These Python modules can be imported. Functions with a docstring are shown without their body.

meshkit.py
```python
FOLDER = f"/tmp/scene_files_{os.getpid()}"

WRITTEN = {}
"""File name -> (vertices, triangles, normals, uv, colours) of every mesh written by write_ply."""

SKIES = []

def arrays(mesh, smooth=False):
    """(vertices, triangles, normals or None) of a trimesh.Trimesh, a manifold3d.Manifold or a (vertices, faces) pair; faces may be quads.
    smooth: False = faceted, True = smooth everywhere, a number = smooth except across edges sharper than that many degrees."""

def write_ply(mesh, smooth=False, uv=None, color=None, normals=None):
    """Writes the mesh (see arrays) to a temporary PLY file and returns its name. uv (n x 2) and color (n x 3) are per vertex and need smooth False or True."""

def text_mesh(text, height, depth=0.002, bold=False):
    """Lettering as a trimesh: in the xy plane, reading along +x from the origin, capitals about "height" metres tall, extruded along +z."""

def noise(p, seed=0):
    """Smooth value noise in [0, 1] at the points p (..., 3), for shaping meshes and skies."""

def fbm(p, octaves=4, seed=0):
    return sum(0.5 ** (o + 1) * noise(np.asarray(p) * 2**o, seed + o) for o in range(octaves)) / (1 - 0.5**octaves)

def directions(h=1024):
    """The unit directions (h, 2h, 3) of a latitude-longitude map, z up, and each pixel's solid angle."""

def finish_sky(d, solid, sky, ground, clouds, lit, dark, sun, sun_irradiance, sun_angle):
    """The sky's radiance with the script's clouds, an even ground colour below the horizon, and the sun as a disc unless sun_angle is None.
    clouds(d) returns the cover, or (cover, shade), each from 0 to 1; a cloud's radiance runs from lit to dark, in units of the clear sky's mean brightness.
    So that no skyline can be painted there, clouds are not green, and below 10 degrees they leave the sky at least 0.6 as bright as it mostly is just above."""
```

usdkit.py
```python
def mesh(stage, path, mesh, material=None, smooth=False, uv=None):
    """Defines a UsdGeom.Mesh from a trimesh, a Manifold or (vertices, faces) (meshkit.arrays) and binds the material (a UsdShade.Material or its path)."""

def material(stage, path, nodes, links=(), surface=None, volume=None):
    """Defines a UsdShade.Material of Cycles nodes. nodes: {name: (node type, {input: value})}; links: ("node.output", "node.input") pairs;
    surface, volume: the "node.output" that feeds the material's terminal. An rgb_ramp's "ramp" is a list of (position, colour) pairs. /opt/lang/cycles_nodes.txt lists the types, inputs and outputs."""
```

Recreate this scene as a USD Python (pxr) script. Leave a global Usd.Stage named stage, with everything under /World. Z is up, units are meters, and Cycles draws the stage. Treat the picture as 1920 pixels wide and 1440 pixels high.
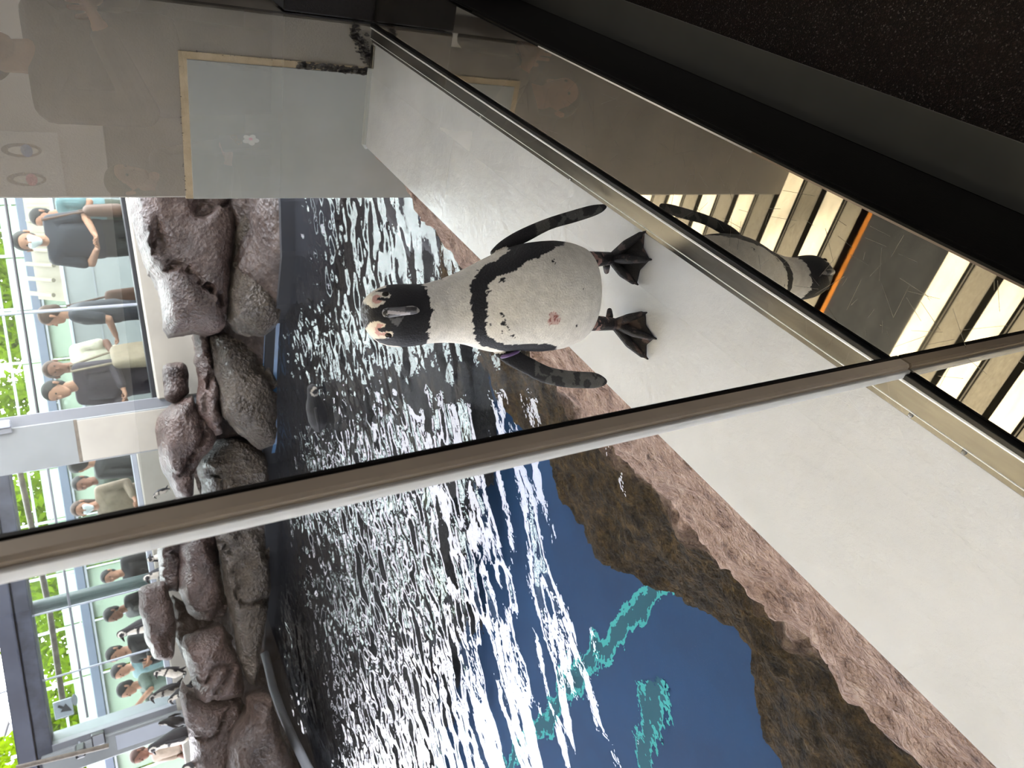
import math
import numpy as np, trimesh, shapely
import manifold3d as m3
from scipy.spatial import Delaunay
from shapely.geometry import Polygon, Point
from pxr import Usd, UsdGeom, UsdLux, UsdShade, Gf, Sdf, Vt
import usdkit, meshkit

stage = Usd.Stage.CreateInMemory()
UsdGeom.SetStageUpAxis(stage, UsdGeom.Tokens.z)
UsdGeom.SetStageMetersPerUnit(stage, 1.0)
UsdGeom.Xform.Define(stage, '/World')
UsdGeom.Scope.Define(stage, '/World/Looks')

# ---------------------------------------------------------------- camera (held sideways)
PC = np.array([960, 720.]); NADIR = np.array([3241, 356.]); VPX = np.array([-29, -429.])
FP = math.sqrt(-np.dot(VPX - PC, NADIR - PC))
def _unit(v):
    v = np.asarray(v, float); return v / np.linalg.norm(v)
_up = -_unit([*(NADIR - PC), FP]); _dx = _unit([*(VPX - PC), FP])
RC = np.stack([_dx, np.cross(_up, _dx), _up])          # world <- (right, down, forward)
EYE = np.array([0, 0, 1.0])
cam = UsdGeom.Camera.Define(stage, '/World/camera')
M = np.eye(4); M[0, :3] = RC @ [1, 0, 0]; M[1, :3] = RC @ [0, -1, 0]; M[2, :3] = RC @ [0, 0, -1]; M[3, :3] = EYE
cam.AddTransformOp().Set(Gf.Matrix4d(M))
cam.CreateHorizontalApertureAttr(36.0); cam.CreateVerticalApertureAttr(27.0)
cam.CreateFocalLengthAttr(FP / 1920 * 36.0)
cam.CreateClippingRangeAttr(Gf.Vec2f(0.05, 500))
cam.CreateFStopAttr(9.0); cam.CreateFocusDistanceAttr(1.35)
cam.CreateExposureAttr(-0.5)

# ---------------------------------------------------------------- materials
_mats = {}
def lin(c):
    c = np.asarray(c, float) / 255.0
    return tuple(np.where(c <= 0.04045, c / 12.92, ((c + 0.055) / 1.055) ** 2.4))
def raw_mat(name, nodes, links, surface, volume=None):
    _mats[name] = usdkit.material(stage, '/World/Looks/' + name, nodes, links, surface=surface, volume=volume)
    return _mats[name]
def mat(name, c1, c2=None, rough=0.5, scale=8.0, detail=4.0, metal=0.0, bump=0.0, bscale=None, bdist=0.01, stretch=(1, 1, 1), ramp=(0.35, 0.65), spec=0.5, coat=0.0, rough2=None, trans=0.0, ior=1.5, emit=0.0, world=True):
    """A noise-mottled principled material: c1 to c2 (sRGB 0-255)."""
    n = {'p': ('principled_bsdf', {'roughness': rough, 'metallic': metal, 'specular_ior_level': spec, 'coat_weight': coat, 'transmission_weight': trans, 'ior': ior, 'base_color': lin(c1)})}
    l = []
    if c2 is not None or bump or rough2 is not None:
        n['g'] = ('geometry', {}); n['t'] = ('texture_coordinate', {})
        n['m'] = ('mapping', {'scale': stretch})
        l += [('g.position' if world else 't.object', 'm.vector')]
    if c2 is not None:
        n['n'] = ('noise_texture', {'scale': scale, 'detail': detail, 'roughness': 0.6})
        n['r'] = ('rgb_ramp', {'ramp': [(ramp[0], lin(c1)), (ramp[1], lin(c2))]})
        l += [('m.vector', 'n.vector'), ('n.fac', 'r.fac'), ('r.color', 'p.base_color')]
    if rough2 is not None:
        n['n3'] = ('noise_texture', {'scale': scale * 0.7, 'detail': 3.0})
        n['r3'] = ('map_range', {'from_min': 0.35, 'from_max': 0.65, 'to_min': rough, 'to_max': rough2, 'clamp': True})
        l += [('m.vector', 'n3.vector'), ('n3.fac', 'r3.value'), ('r3.result', 'p.roughness')]
    if bump:
        n['n2'] = ('noise_texture', {'scale': bscale or scale * 3, 'detail': 5.0, 'roughness': 0.6})
        n['b'] = ('bump', {'strength': bump, 'distance': bdist})
        l += [('m.vector', 'n2.vector'), ('n2.fac', 'b.height'), ('b.normal', 'p.normal')]
    if emit:
        n['p'][1]['emission_color'] = lin(c1); n['p'][1]['emission_strength'] = emit
    return raw_mat(name, n, l, 'p.BSDF')

# ---------------------------------------------------------------- sky and sun
sky = UsdLux.DomeLight.Define(stage, '/World/sky')
sky.CreateIntensityAttr(1.0)
raw_mat('sky_look', {'t': ('texture_coordinate', {}), 'n': ('noise_texture', {'scale': 2.2, 'detail': 5.0, 'roughness': 0.55}),
                     'r': ('rgb_ramp', {'ramp': [(0.35, (17.0, 17.4, 19.2)), (0.6, (20.5, 20.5, 21.6))]}),
                     'b': ('background_shader', {'strength': 1.0})},
        [('t.generated', 'n.vector'), ('n.fac', 'r.fac'), ('r.color', 'b.color')], 'b.background')
UsdShade.MaterialBindingAPI.Apply(sky.GetPrim()).Bind(_mats['sky_look'])
sun = UsdLux.DistantLight.Define(stage, '/World/sun')
sun.CreateIntensityAttr(15.0); sun.CreateAngleAttr(0.53); sun.CreateColorAttr(Gf.Vec3f(1.0, 0.96, 0.89))
SUN_AZ, SUN_EL = 215.0, 62.0
sun.AddRotateZOp().Set(SUN_AZ + 90.0); sun.AddRotateXOp().Set(90.0 - SUN_EL)

# ---------------------------------------------------------------- places
AZ = math.atan2(RC[1, 2], RC[0, 2])                    # the camera's heading: axis a away from it, axis b to its left
EA = np.array([math.cos(AZ), math.sin(AZ), 0]); EB = np.array([-math.sin(AZ), math.cos(AZ), 0])
def ray(x, y): return RC @ np.array([x - PC[0], y - PC[1], FP])
def hit(x, y, n, d):
    r = ray(x, y); return EYE + r * ((d - np.dot(n, EYE)) / np.dot(n, r))
def at_z(x, y, z): return hit(x, y, np.array([0, 0, 1.0]), z)
def at_x(x, y, X): return hit(x, y, np.array([1.0, 0, 0]), X)
def at_y(x, y, Y): return hit(x, y, np.array([0, 1.0, 0]), Y)
def at_a(x, y, a): return hit(x, y, EA, a)
def abz(p): return np.array([np.dot(p, EA), np.dot(p, EB), p[2]])
def w(a, b, z): return EA * a + EB * b + np.array([0, 0, z])
def project(p):
    q = (np.asarray(p) - EYE) @ RC
    return PC + FP * q[..., :2] / q[..., 2:3]

# ---------------------------------------------------------------- mesh helpers
_names = {}
def path_of(name, parent):
    base = str(parent.GetPath()) if parent is not None else '/World'
    k = (base, name); i = _names.get(k, 0); _names[k] = i + 1
    return f'{base}/{name}' + (f'_{i:03d}' if i else '')
def tag(prim, label=None, cat=None, group=None, kind=None):
    for k, v in (('label', label), ('category', cat), ('group', group), ('kind', kind)):
        if v: prim.SetCustomDataByKey(k, v)
    return prim
def obj(name, mesh, material, parent=None, smooth=False, label=None, cat=None, group=None, kind=None, colors=None):
    if isinstance(material, str): material = _mats[material]
    m = usdkit.mesh(stage, path_of(name, parent), mesh, material, smooth=smooth)
    if colors is not None:
        UsdGeom.PrimvarsAPI(m).CreatePrimvar('plumage', Sdf.ValueTypeNames.Color3fArray, 'vertex').Set(Vt.Vec3fArray.FromNumpy(np.asarray(colors, np.float32)))
    return tag(m.GetPrim(), label, cat, group, kind)
def thing(name, label, cat, loc=(0, 0, 0), rotz=0.0, group=None):
    x = UsdGeom.Xform.Define(stage, path_of(name, None))
    x.AddTranslateOp().Set(Gf.Vec3d(*map(float, loc))); x.AddRotateZOp().Set(math.degrees(rotz))
    return tag(x.GetPrim(), label, cat, group)
def struct(name, mesh, material, parent=None, smooth=False, label=None):
    return obj(name, mesh, material, parent, smooth, label=label, kind='structure' if parent is None else None)
def cat_mesh(ms): return trimesh.util.concatenate(ms)
def box(x0, x1, y0, y1, z0, z1, r=0.0):
    """A box, its edges chamfered by r."""
    lo, hi = np.array([x0, y0, z0], float), np.array([x1, y1, z1], float)
    if r <= 0:
        m = trimesh.creation.box(hi - lo); m.apply_translation((lo + hi) / 2); return m
    P = []
    for s in np.ndindex(2, 2, 2):
        c = np.where(s, hi, lo); g = np.where(s, -1, 1)
        for k in range(3):
            q = c + g * r; q[k] = c[k]; P.append(q)
    return trimesh.convex.convex_hull(np.array(P))
RAB = np.eye(4); RAB[:3, 0] = EA; RAB[:3, 1] = EB
def abox(a0, a1, b0, b1, z0, z1, r=0.0):
    m = box(a0, a1, b0, b1, z0, z1, r); m.apply_transform(RAB); return m
def prism(poly, h):
    return trimesh.creation.extrude_polygon(poly if isinstance(poly, Polygon) else Polygon(poly), h, engine='earcut')
def tube(pts, radii, sides=10, caps=True):
    p = np.asarray(pts, float); t = np.gradient(p, axis=0); t /= np.linalg.norm(t, axis=1, keepdims=True)
    ref = np.array([0, 0, 1.0]) if abs(t[0][2]) < 0.9 else np.array([1.0, 0, 0])
    a = np.cross(t, ref); a /= np.linalg.norm(a, axis=1, keepdims=True); b = np.cross(t, a)
    g = np.arange(sides) * 2 * np.pi / sides; R = np.broadcast_to(radii, (len(p),))
    v = (p[:, None] + R[:, None, None] * (np.cos(g)[None, :, None] * a[:, None] + np.sin(g)[None, :, None] * b[:, None])).reshape(-1, 3)
    f = []
    for i in range(len(p) - 1):
        for j in range(sides):
            k = (j + 1) % sides; q = [i * sides + j, i * sides + k, (i + 1) * sides + k, (i + 1) * sides + j]
            f += [[q[0], q[1], q[2]], [q[0], q[2], q[3]]]
    if caps:
        for base, flip in ((0, 1), ((len(p) - 1) * sides, 0)):
            for j in range(1, sides - 1):
                f.append([base, base + j + 1, base + j] if flip else [base, base + j, base + j + 1])
    m = trimesh.Trimesh(v, f, process=False); m.fix_normals(); return m
def ball(r, c, sub=2, scale=(1, 1, 1)):
    m = trimesh.creation.icosphere(sub, r); m.apply_scale(scale); m.apply_translation(c); return m
def hullof(balls, n=16):
    return m3.Manifold.batch_hull([m3.Manifold.sphere(r, n).translate(tuple(map(float, c))) for c, r in balls])
def tri(man):
    m = man.to_mesh(); return trimesh.Trimesh(np.array(m.vert_properties[:, :3], float), np.array(m.tri_verts, int), process=False)
def grid(xs, ys, fn):
    X, Y = np.meshgrid(xs, ys, indexing='ij'); V = fn(X, Y).reshape(-1, 3); n, k = len(xs), len(ys)
    I = np.arange(n * k).reshape(n, k); a, b, c, d = I[:-1, :-1].ravel(), I[1:, :-1].ravel(), I[1:, 1:].ravel(), I[:-1, 1:].ravel()
    return trimesh.Trimesh(V, np.vstack([np.stack([a, b, c], 1), np.stack([a, c, d], 1)]), process=False)
fbm = lambda p, o=4, s=0: meshkit.fbm(np.asarray(p, float), o, s)

# ---------------------------------------------------------------- looks
mat('ledge_paint', (200, 202, 204), (191, 193, 194), rough=0.16, rough2=0.42, scale=3.5, bump=0.4, bscale=42, bdist=0.006, spec=0.5)
mat('wall_white', (142, 136, 126), (132, 127, 117), rough=0.7, scale=5, bump=0.5, bscale=160, bdist=0.003)
mat('wall_grey', (158, 161, 158), (150, 153, 149), rough=0.32, scale=4, bump=0.12, bscale=14, bdist=0.004)
mat('grout', (180, 164, 136), (162, 146, 118), rough=0.7, scale=20, bump=0.3)
mat('mould', (36, 34, 32), (92, 86, 76), rough=0.8, scale=60, bump=0.5)
mat('steel', (150, 148, 143), (120, 118, 113), rough=0.24, scale=4, metal=1.0, stretch=(1, 8, 8))
mat('steel_polished', (212, 207, 198), (203, 198, 189), rough=0.008, rough2=0.025, scale=6, metal=1.0)
mat('silicone', (236, 238, 236), rough=0.35)
mat('rubber_black', (14, 15, 16), rough=0.35)
mat('mullion_grey', (226, 212, 192), (214, 200, 182), rough=0.35, scale=10, metal=0.15)
mat('counter_black', (22, 19, 18), (14, 12, 12), rough=0.55, scale=120, bump=0.3, bscale=200, bdist=0.002, spec=0.25)
mat('plinth_grey', (92, 91, 85), (82, 81, 75), rough=0.5, scale=3, spec=0.3)
mat('pool_blue', (0, 62, 106), (0, 50, 90), rough=0.6, scale=1.3)
mat('sun_band_edge', (60, 170, 168), rough=0.6); mat('sun_band_core', (16, 84, 100), rough=0.6)
mat('pool_rim_blue', (30, 84, 128), (38, 70, 96), rough=0.4, scale=3)
mat('dark_roof', (26, 27, 30), (21, 22, 25), rough=0.8, scale=2)
mat('pillar_paint', (122, 127, 128), (114, 119, 120), rough=0.5, scale=3)
# aggregate floor, dark with pale and rust chips
raw_mat('aggregate', {'g': ('geometry', {}), 'v': ('voronoi_texture', {'scale': 420.0}), 's': ('separate_color', {}), 'r': ('rgb_ramp', {'ramp': [(0.0, lin((16, 11, 9))), (0.72, lin((30, 21, 16))), (0.9, lin((44, 35, 30))), (0.97, lin((70, 64, 60))), (1.0, lin((96, 90, 86)))]}),
                      'b': ('bump', {'strength': 0.5, 'distance': 0.002}), 'p': ('principled_bsdf', {'roughness': 0.6, 'specular_ior_level': 0.2})},
        [('g.position', 'v.vector'), ('v.color', 's.color'), ('s.r', 'r.fac'), ('r.color', 'p.base_color'), ('v.distance', 'b.height'), ('b.normal', 'p.normal')], 'p.BSDF')
def glass_mat(name, gain, tint):
    raw_mat(name, {'f': ('fresnel', {'IOR': 1.5}), 'g': ('geometry', {}), 'i': ('math', {'math_type': 'subtract', 'value1': 1.0}), 'm': ('math', {'math_type': 'multiply'}), 'k': ('math', {'math_type': 'multiply', 'value2': gain, 'use_clamp': True}),
                   't': ('transparent_bsdf', {'color': tint}), 's': ('glossy_bsdf', {'color': (1, 1, 1), 'roughness': 0.0}), 'x': ('mix_closure', {})},
            [('g.backfacing', 'i.value2'), ('f.fac', 'm.value1'), ('i.value', 'm.value2'), ('m.value', 'k.value1'), ('k.value', 'x.fac'), ('t.BSDF', 'x.closure1'), ('s.BSDF', 'x.closure2')], 'x.closure')
glass_mat('pane_glass', 1.5, (0.982, 0.982, 0.982))
glass_mat('far_glass', 1.0, (0.86, 0.91, 0.88))
# wet rock: rim (pinkish brown, pitted) and the far boulders
def rock_mat(name, cols, scale, rough, rough2, bump, bscale, bdist=0.03, algae=None):
    n = {'g': ('geometry', {}), 'n': ('noise_texture', {'scale': scale, 'detail': 8.0, 'roughness': 0.7}), 'r': ('rgb_ramp', {'ramp': [(p, lin(c)) for p, c in cols]}),
         'n2': ('noise_texture', {'scale': bscale, 'detail': 8.0, 'roughness': 0.65}), 'v': ('voronoi_texture', {'scale': bscale * 1.6, 'detail': 2.0}), 'mx': ('math', {'math_type': 'add'}), 'b': ('bump', {'strength': bump, 'distance': bdist}),
         'n3': ('noise_texture', {'scale': 2.3, 'detail': 3.0}), 'mr': ('map_range', {'from_min': 0.4, 'from_max': 0.6, 'to_min': rough, 'to_max': rough2, 'clamp': True}), 'p': ('principled_bsdf', {'specular_ior_level': 0.5})}
    extra = [('r.color', 'p.base_color')]
    if algae is not None:      # brown algae on the rock below the waterline
        n |= {'sx': ('separate_xyz', {}), 'wz': ('math', {'math_type': 'multiply_add', 'value2': 0.05}), 'az': ('map_range', {'from_min': algae - 0.02, 'from_max': algae + 0.03, 'to_min': 1.0, 'to_max': 0.0, 'clamp': True}), 'ar': ('rgb_ramp', {'ramp': [(0.35, lin((34, 26, 14))), (0.55, lin((78, 60, 30))), (0.7, lin((112, 90, 46)))]}), 'am': ('mix_color', {})}
        extra = [('g.position', 'sx.vector'), ('n3.fac', 'wz.value1'), ('sx.z', 'wz.value3'), ('wz.value', 'az.value'), ('az.result', 'am.fac'), ('n.fac', 'ar.fac'), ('r.color', 'am.a'), ('ar.color', 'am.b'), ('am.result', 'p.base_color')]
    raw_mat(name, n, extra + [('g.position', 'n.vector'), ('n.fac', 'r.fac'), ('g.position', 'n2.vector'), ('g.position', 'v.vector'), ('n2.fac', 'mx.value1'), ('v.distance', 'mx.value2'), ('mx.value', 'b.height'), ('b.normal', 'p.normal'),
                      ('g.position', 'n3.vector'), ('n3.fac', 'mr.value'), ('mr.result', 'p.roughness')], 'p.BSDF')
rock_mat('rim_rock', algae=-0.285, cols=[(0.3, (84, 64, 54)), (0.45, (142, 116, 103)), (0.6, (172, 147, 132)), (0.75, (196, 176, 160))], scale=22, rough=0.75, rough2=0.95, bump=1.0, bscale=55, bdist=0.012)
rock_mat('rim_rock_wet', [(0.3, (56, 42, 26)), (0.5, (104, 84, 52)), (0.7, (142, 118, 76))], 9, 0.5, 0.7, 0.8, 30, 0.02)
rock_mat('boulder', [(0.3, (32, 25, 23)), (0.45, (56, 44, 40)), (0.58, (74, 60, 55)), (0.75, (102, 88, 83))], 3.6, 0.24, 0.5, 0.6, 22, 0.02)
rock_mat('boulder_wet', [(0.3, (36, 31, 27)), (0.5, (66, 59, 51)), (0.7, (100, 92, 83))], 3.8, 0.15, 0.34, 0.8, 20, 0.03)
rock_mat('boulder_dark', [(0.3, (34, 27, 24)), (0.5, (56, 45, 40)), (0.7, (78, 64, 56))], 3.5, 0.4, 0.7, 0.6, 9, 0.03)
rock_mat('shelf_rock', [(0.3, (15, 16, 18)), (0.5, (26, 27, 28)), (0.7, (44, 42, 38))], 3.5, 0.6, 0.8, 0.6, 9, 0.03)
# water
raw_mat('water', {'g': ('geometry', {}), 'm': ('mapping', {'scale': (1, 1, 1)}), 'n': ('noise_texture', {'scale': 26.0, 'detail': 2.0, 'roughness': 0.5}), 'b': ('bump', {'strength': 0.12, 'distance': 0.01}),
                  'p': ('glass_bsdf', {'color': (1.0, 1.0, 1.0), 'roughness': 0.0, 'IOR': 1.333})},
        [('g.position', 'm.vector'), ('m.vector', 'n.vector'), ('n.fac', 'b.height'), ('b.normal', 'p.normal')], 'p.BSDF')
# sun shade cloths
def cloth(name, c, t, scale):
    raw_mat(name, {'g': ('geometry', {}), 'm': ('mapping', {'scale': (1, 0.25, 1)}), 'n': ('noise_texture', {'scale': scale, 'detail': 4.0}), 'r': ('rgb_ramp', {'ramp': [(0.3, tuple(0.8 * x for x in lin(c))), (0.7, lin(c))]}),
                   'd': ('diffuse_bsdf', {}), 't': ('translucent_bsdf', {}), 'x': ('mix_closure', {'fac': t})},
            [('g.position', 'm.vector'), ('m.vector', 'n.vector'), ('n.fac', 'r.fac'), ('r.color', 'd.color'), ('r.color', 't.color'), ('d.BSDF', 'x.closure1'), ('t.BSDF', 'x.closure2')], 'x.closure')
cloth('cloth_gold', (255, 246, 222), 0.62, 30)
cloth('cloth_khaki', (188, 180, 160), 0.6, 160)
cloth('cloth_dark', (70, 66, 54), 0.5, 60)
cloth('cloth_gap', (128, 126, 118), 0.5, 20)
cloth('cloth_orange', (226, 176, 104), 0.5, 40)

mat('pool_wall_dark', (22, 26, 33), (17, 20, 26), rough=0.8, scale=3)
mat('cream_wall', (160, 157, 147), (150, 147, 138), rough=0.6, scale=3)
mat('frame_black', (26, 28, 32), rough=0.4)
mat('frame_white', (150, 156, 166), rough=0.4)
mat('frame_grey', (120, 124, 130), rough=0.4)
mat('beam_blue', (70, 78, 92), (63, 71, 84), rough=0.5, scale=2)
mat('fascia_dark', (72, 77, 90), (62, 66, 78), rough=0.6, scale=3)
mat('beam_dark', (66, 72, 84), (44, 48, 58), rough=0.6, scale=7)
mat('rail_brown', (104, 96, 84), (70, 62, 52), rough=0.5, scale=12)
mat('column_green', (72, 84, 86), (62, 72, 74), rough=0.35, scale=3)
mat('concrete_pale', (110, 108, 98), (98, 96, 88), rough=0.8, scale=2)
mat('gallery_floor', (120, 120, 118), (108, 108, 106), rough=0.5, scale=2)
mat('louvre', (92, 86, 70), rough=0.6)
mat('grey_building', (150, 156, 164), (140, 146, 154), rough=0.8, scale=1)
# ---------------------------------------------------------------- the setting: near side
YG = 0.436; YE = 0.8476; XW = 2.53; ZW = -0.30
# ledge
struct('trim_1', cat_mesh([box(-2.6, XW, 0.49, YE, -0.09, 0.0, 0.004)]), 'ledge_paint', label='cream painted concrete ledge under the standing penguin')
# steel channel that carries the glass
ch = thing('trim_2', 'stainless steel channel along the foot of the glass', 'channel'); tag(ch, kind='structure')
obj('strip', box(-2.6, XW, 0.446, 0.4815, -0.05, 0.008, 0.0015), 'steel', ch)
obj('lip', box(-2.6, XW, 0.4815, 0.4925, -0.05, 0.0035, 0.001), 'steel', ch)
obj('bead', tube([(-2.6, 0.4815, 0.0075), (XW, 0.4815, 0.0075)], 0.0012, 6), 'silicone', ch)
obj('gasket', box(-2.6, XW, 0.4375, 0.4465, -0.05, 0.0125, 0.001), 'rubber_black', ch)
obj('seal', tube([(-2.6, 0.4472, 0.011), (XW, 0.4472, 0.011)], 0.0028, 8), 'silicone', ch)
for x in (0.384, 0.30, 1.28, 1.72):
    obj('screw', ball(0.004, (x, 0.487, 0.0035), 1, (1, 1, 1)), 'steel', ch)
# polished sill, counter front, step, floor
sill = [(-2.6, YG), (-2.6, 0.2665), (XW, 0.2665), (XW, YG)]
struct('trim_3', box(-2.6, XW, 0.2655, 0.4378, -0.03, 0.0, 0.0025), 'steel_polished', label='mirror polished steel sill in front of the glass')
struct('wall_counter', box(-2.6, XW + 0.14, 0.262, 0.40, -0.62, -0.0305), 'counter_black', label='black counter front below the steel sill')
ZF = -0.365
struct('trim_4', box(-2.6, XW + 0.14, 0.163, 0.262, ZF - 0.03, ZF + 0.002, 0.001), 'plinth_grey', label='grey border strip at the foot of the counter')
struct('floor', cat_mesh([box(-6, 7, -6.0, 0.163, ZF - 0.05, ZF), box(XW + 0.14, 6.0, 0.163, 0.46, ZF - 0.05, ZF)]), 'aggregate', label='dark speckled aggregate floor of the visitor gallery')
# right-hand wall, with its tan border, mould and the smooth grey lower panel
wr = struct('wall_right', box(XW, XW + 0.45, 0.44, 1.045, -0.8, 2.9, 0.006), 'wall_white', label='off white rendered wall end beside the ledge')
struct('grey_panel', box(XW - 0.005, XW + 0.01, 0.597, 1.047, -0.8, 0.592, 0.002), 'wall_grey', wr)
struct('border', cat_mesh([box(XW - 0.0025, XW + 0.01, 0.575, 0.597, 0.0, 0.615), box(XW - 0.0025, XW + 0.01, 0.597, 1.0465, 0.592, 0.615)]), 'grout', wr)
def blotches(seed, pts_fn, n, s0, s1):
    g = np.random.default_rng(seed); ms = []
    for _ in range(n):
        y, z, k = pts_fn(g); r = s0 + (s1 - s0) * g.random() ** 2
        t = np.sort(g.random(9)) * 2 * np.pi; q = r * (0.5 + 0.7 * g.random(9)) * k
        ms.append(trimesh.convex.convex_hull(np.array([[XW - 0.0045 - 0.001 * (i % 2), y + 0.7 * a * math.cos(u), z + 1.5 * a * math.sin(u)] for i, (a, u) in enumerate(zip(q, t))] + [[XW, y, z]])))
    return cat_mesh(ms)
struct('mould', cat_mesh([blotches(1, lambda g: (0.577 + 0.02 * g.random(), 0.25 * g.random() ** 1.3, 1.0), 260, 0.002, 0.010),
                          blotches(2, lambda g: (0.462 + 0.012 * g.standard_normal() + 0.09 * (u := g.random()), 0.075 - 0.07 * u + 0.006 * g.standard_normal(), 1.0), 240, 0.002, 0.009),
                          blotches(3, lambda g: (0.574 + 0.002 * g.standard_normal(), 0.25 + 0.36 * g.random(), 0.6), 26, 0.001, 0.004),
                          blotches(4, lambda g: (0.6 + 0.44 * g.random(), 0.6155 + 0.002 * g.standard_normal(), 0.6), 22, 0.001, 0.004)]), 'mould', wr)
struct('steel_angle', box(XW - 0.03, XW - 0.004, 0.5, 0.572, 0.0, 0.006, 0.001), 'steel', wr)
struct('cove', tube([(XW - 0.004, 0.575, 0.0), (XW - 0.006, 0.7, 0.0), (XW - 0.008, YE - 0.01, 0.0), (XW - 0.006, YE, -0.01)], 0.013, 10), 'wall_grey', wr)
# dark return beyond the sill's end
struct('wall_inner', box(XW + 0.002, XW + 0.14, -0.4, 0.43, ZF, 0.3, 0.004), 'counter_black', label='low black wall past the end of the sill')

# glass barrier: two panes and a mullion
XM = 0.432
p1 = thing('window_1', 'large glass pane between camera and penguin', 'glass'); tag(p1, kind='structure')
obj('pane', box(XM + 0.012, XW - 0.004, YG - 0.004, YG + 0.004, 0.002, 2.38), 'pane_glass', p1)
p2 = thing('window_2', 'glass pane left of the mullion, in front of the wide ledge', 'glass'); tag(p2, kind='structure')
obj('pane', box(-2.6, XM - 0.012, YG - 0.004, YG + 0.004, 0.002, 2.38), 'pane_glass', p2)
mu = thing('mullion', 'slim grey upright mullion between the two glass panes', 'mullion'); tag(mu, kind='structure')
obj('bar', box(XM - 0.011, XM + 0.009, YG - 0.010, YG + 0.010, 0.0, 2.38, 0.003), 'mullion_grey', mu)
obj('gasket', box(XM + 0.009, XM + 0.0125, YG - 0.011, YG + 0.011, 0.002, 2.38), 'rubber_black', mu)
obj('seal', box(XM - 0.016, XM - 0.011, YG - 0.003, YG + 0.009, 0.002, 2.38, 0.001), 'silicone', mu)

# rock rim under the ledge's edge
xw_ = [-2.6, -1.0, -0.2, 0.24, 0.35, 0.45, 0.57, 0.70, 0.85, 0.91, 1.04, 1.28, 1.45, 1.51, 2.18, 2.36, 2.53]
yw_ = [1.25, 1.24, 1.20, 1.22, 1.19, 1.22, 1.25, 1.27, 1.25, 1.21, 1.235, 1.245, 1.26, 1.2, 1.08, 1.0, 0.97]
xb_ = [-2.6, -0.4, 0.32, 0.40, 0.50, 0.58, 0.70, 0.82, 0.98, 1.09, 1.22, 1.37, 1.5, 2.0, 2.53]
yb_ = [1.8, 1.78, 1.73, 1.69, 1.62, 1.52, 1.51, 1.6, 1.66, 1.71, 1.76, 1.74, 1.65, 1.6, 1.4]
def rim(X, T):
    yw, yb = np.interp(X, xw_, yw_), np.interp(X, xb_, yb_)
    tk = [0, 0.06, 0.12, 0.45, 0.55, 0.8, 0.9, 1.0]
    prof_y = [YE - 0.03, YE - 0.005, YE + 0.03]
    Y = np.where(T < 0.12, np.interp(T, [0, .06, .12], prof_y), 0.0); Z = np.interp(T, tk, [-0.05, -0.035, -0.04, ZW, ZW - 0.06, -0.5, -0.75, -1.6])
    f = np.clip((T - 0.12) / 0.33, 0, 1); g = np.clip((T - 0.45) / 0.35, 0, 1)
    Y = np.where(T >= 0.12, (YE + 0.03) + (yw - YE - 0.03) * f ** 0.75 + (yb - yw) * g, Y)
    P = np.stack([X, Y, Z], -1)
    k = np.clip((T - 0.09) / 0.1, 0, 1)
    d = (fbm(P * 7, 4, 3) - 0.5) * 0.09 + (fbm(P * 30, 3, 5) - 0.5) * 0.03
    P[..., 1] += d * k; P[..., 2] += d * k * 0.9 * (1 - np.clip((T - 0.8) * 8, 0, 1))
    P[..., 2] = np.where(T < 0.45, np.minimum(P[..., 2], -0.028), P[..., 2])
    return P
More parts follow.
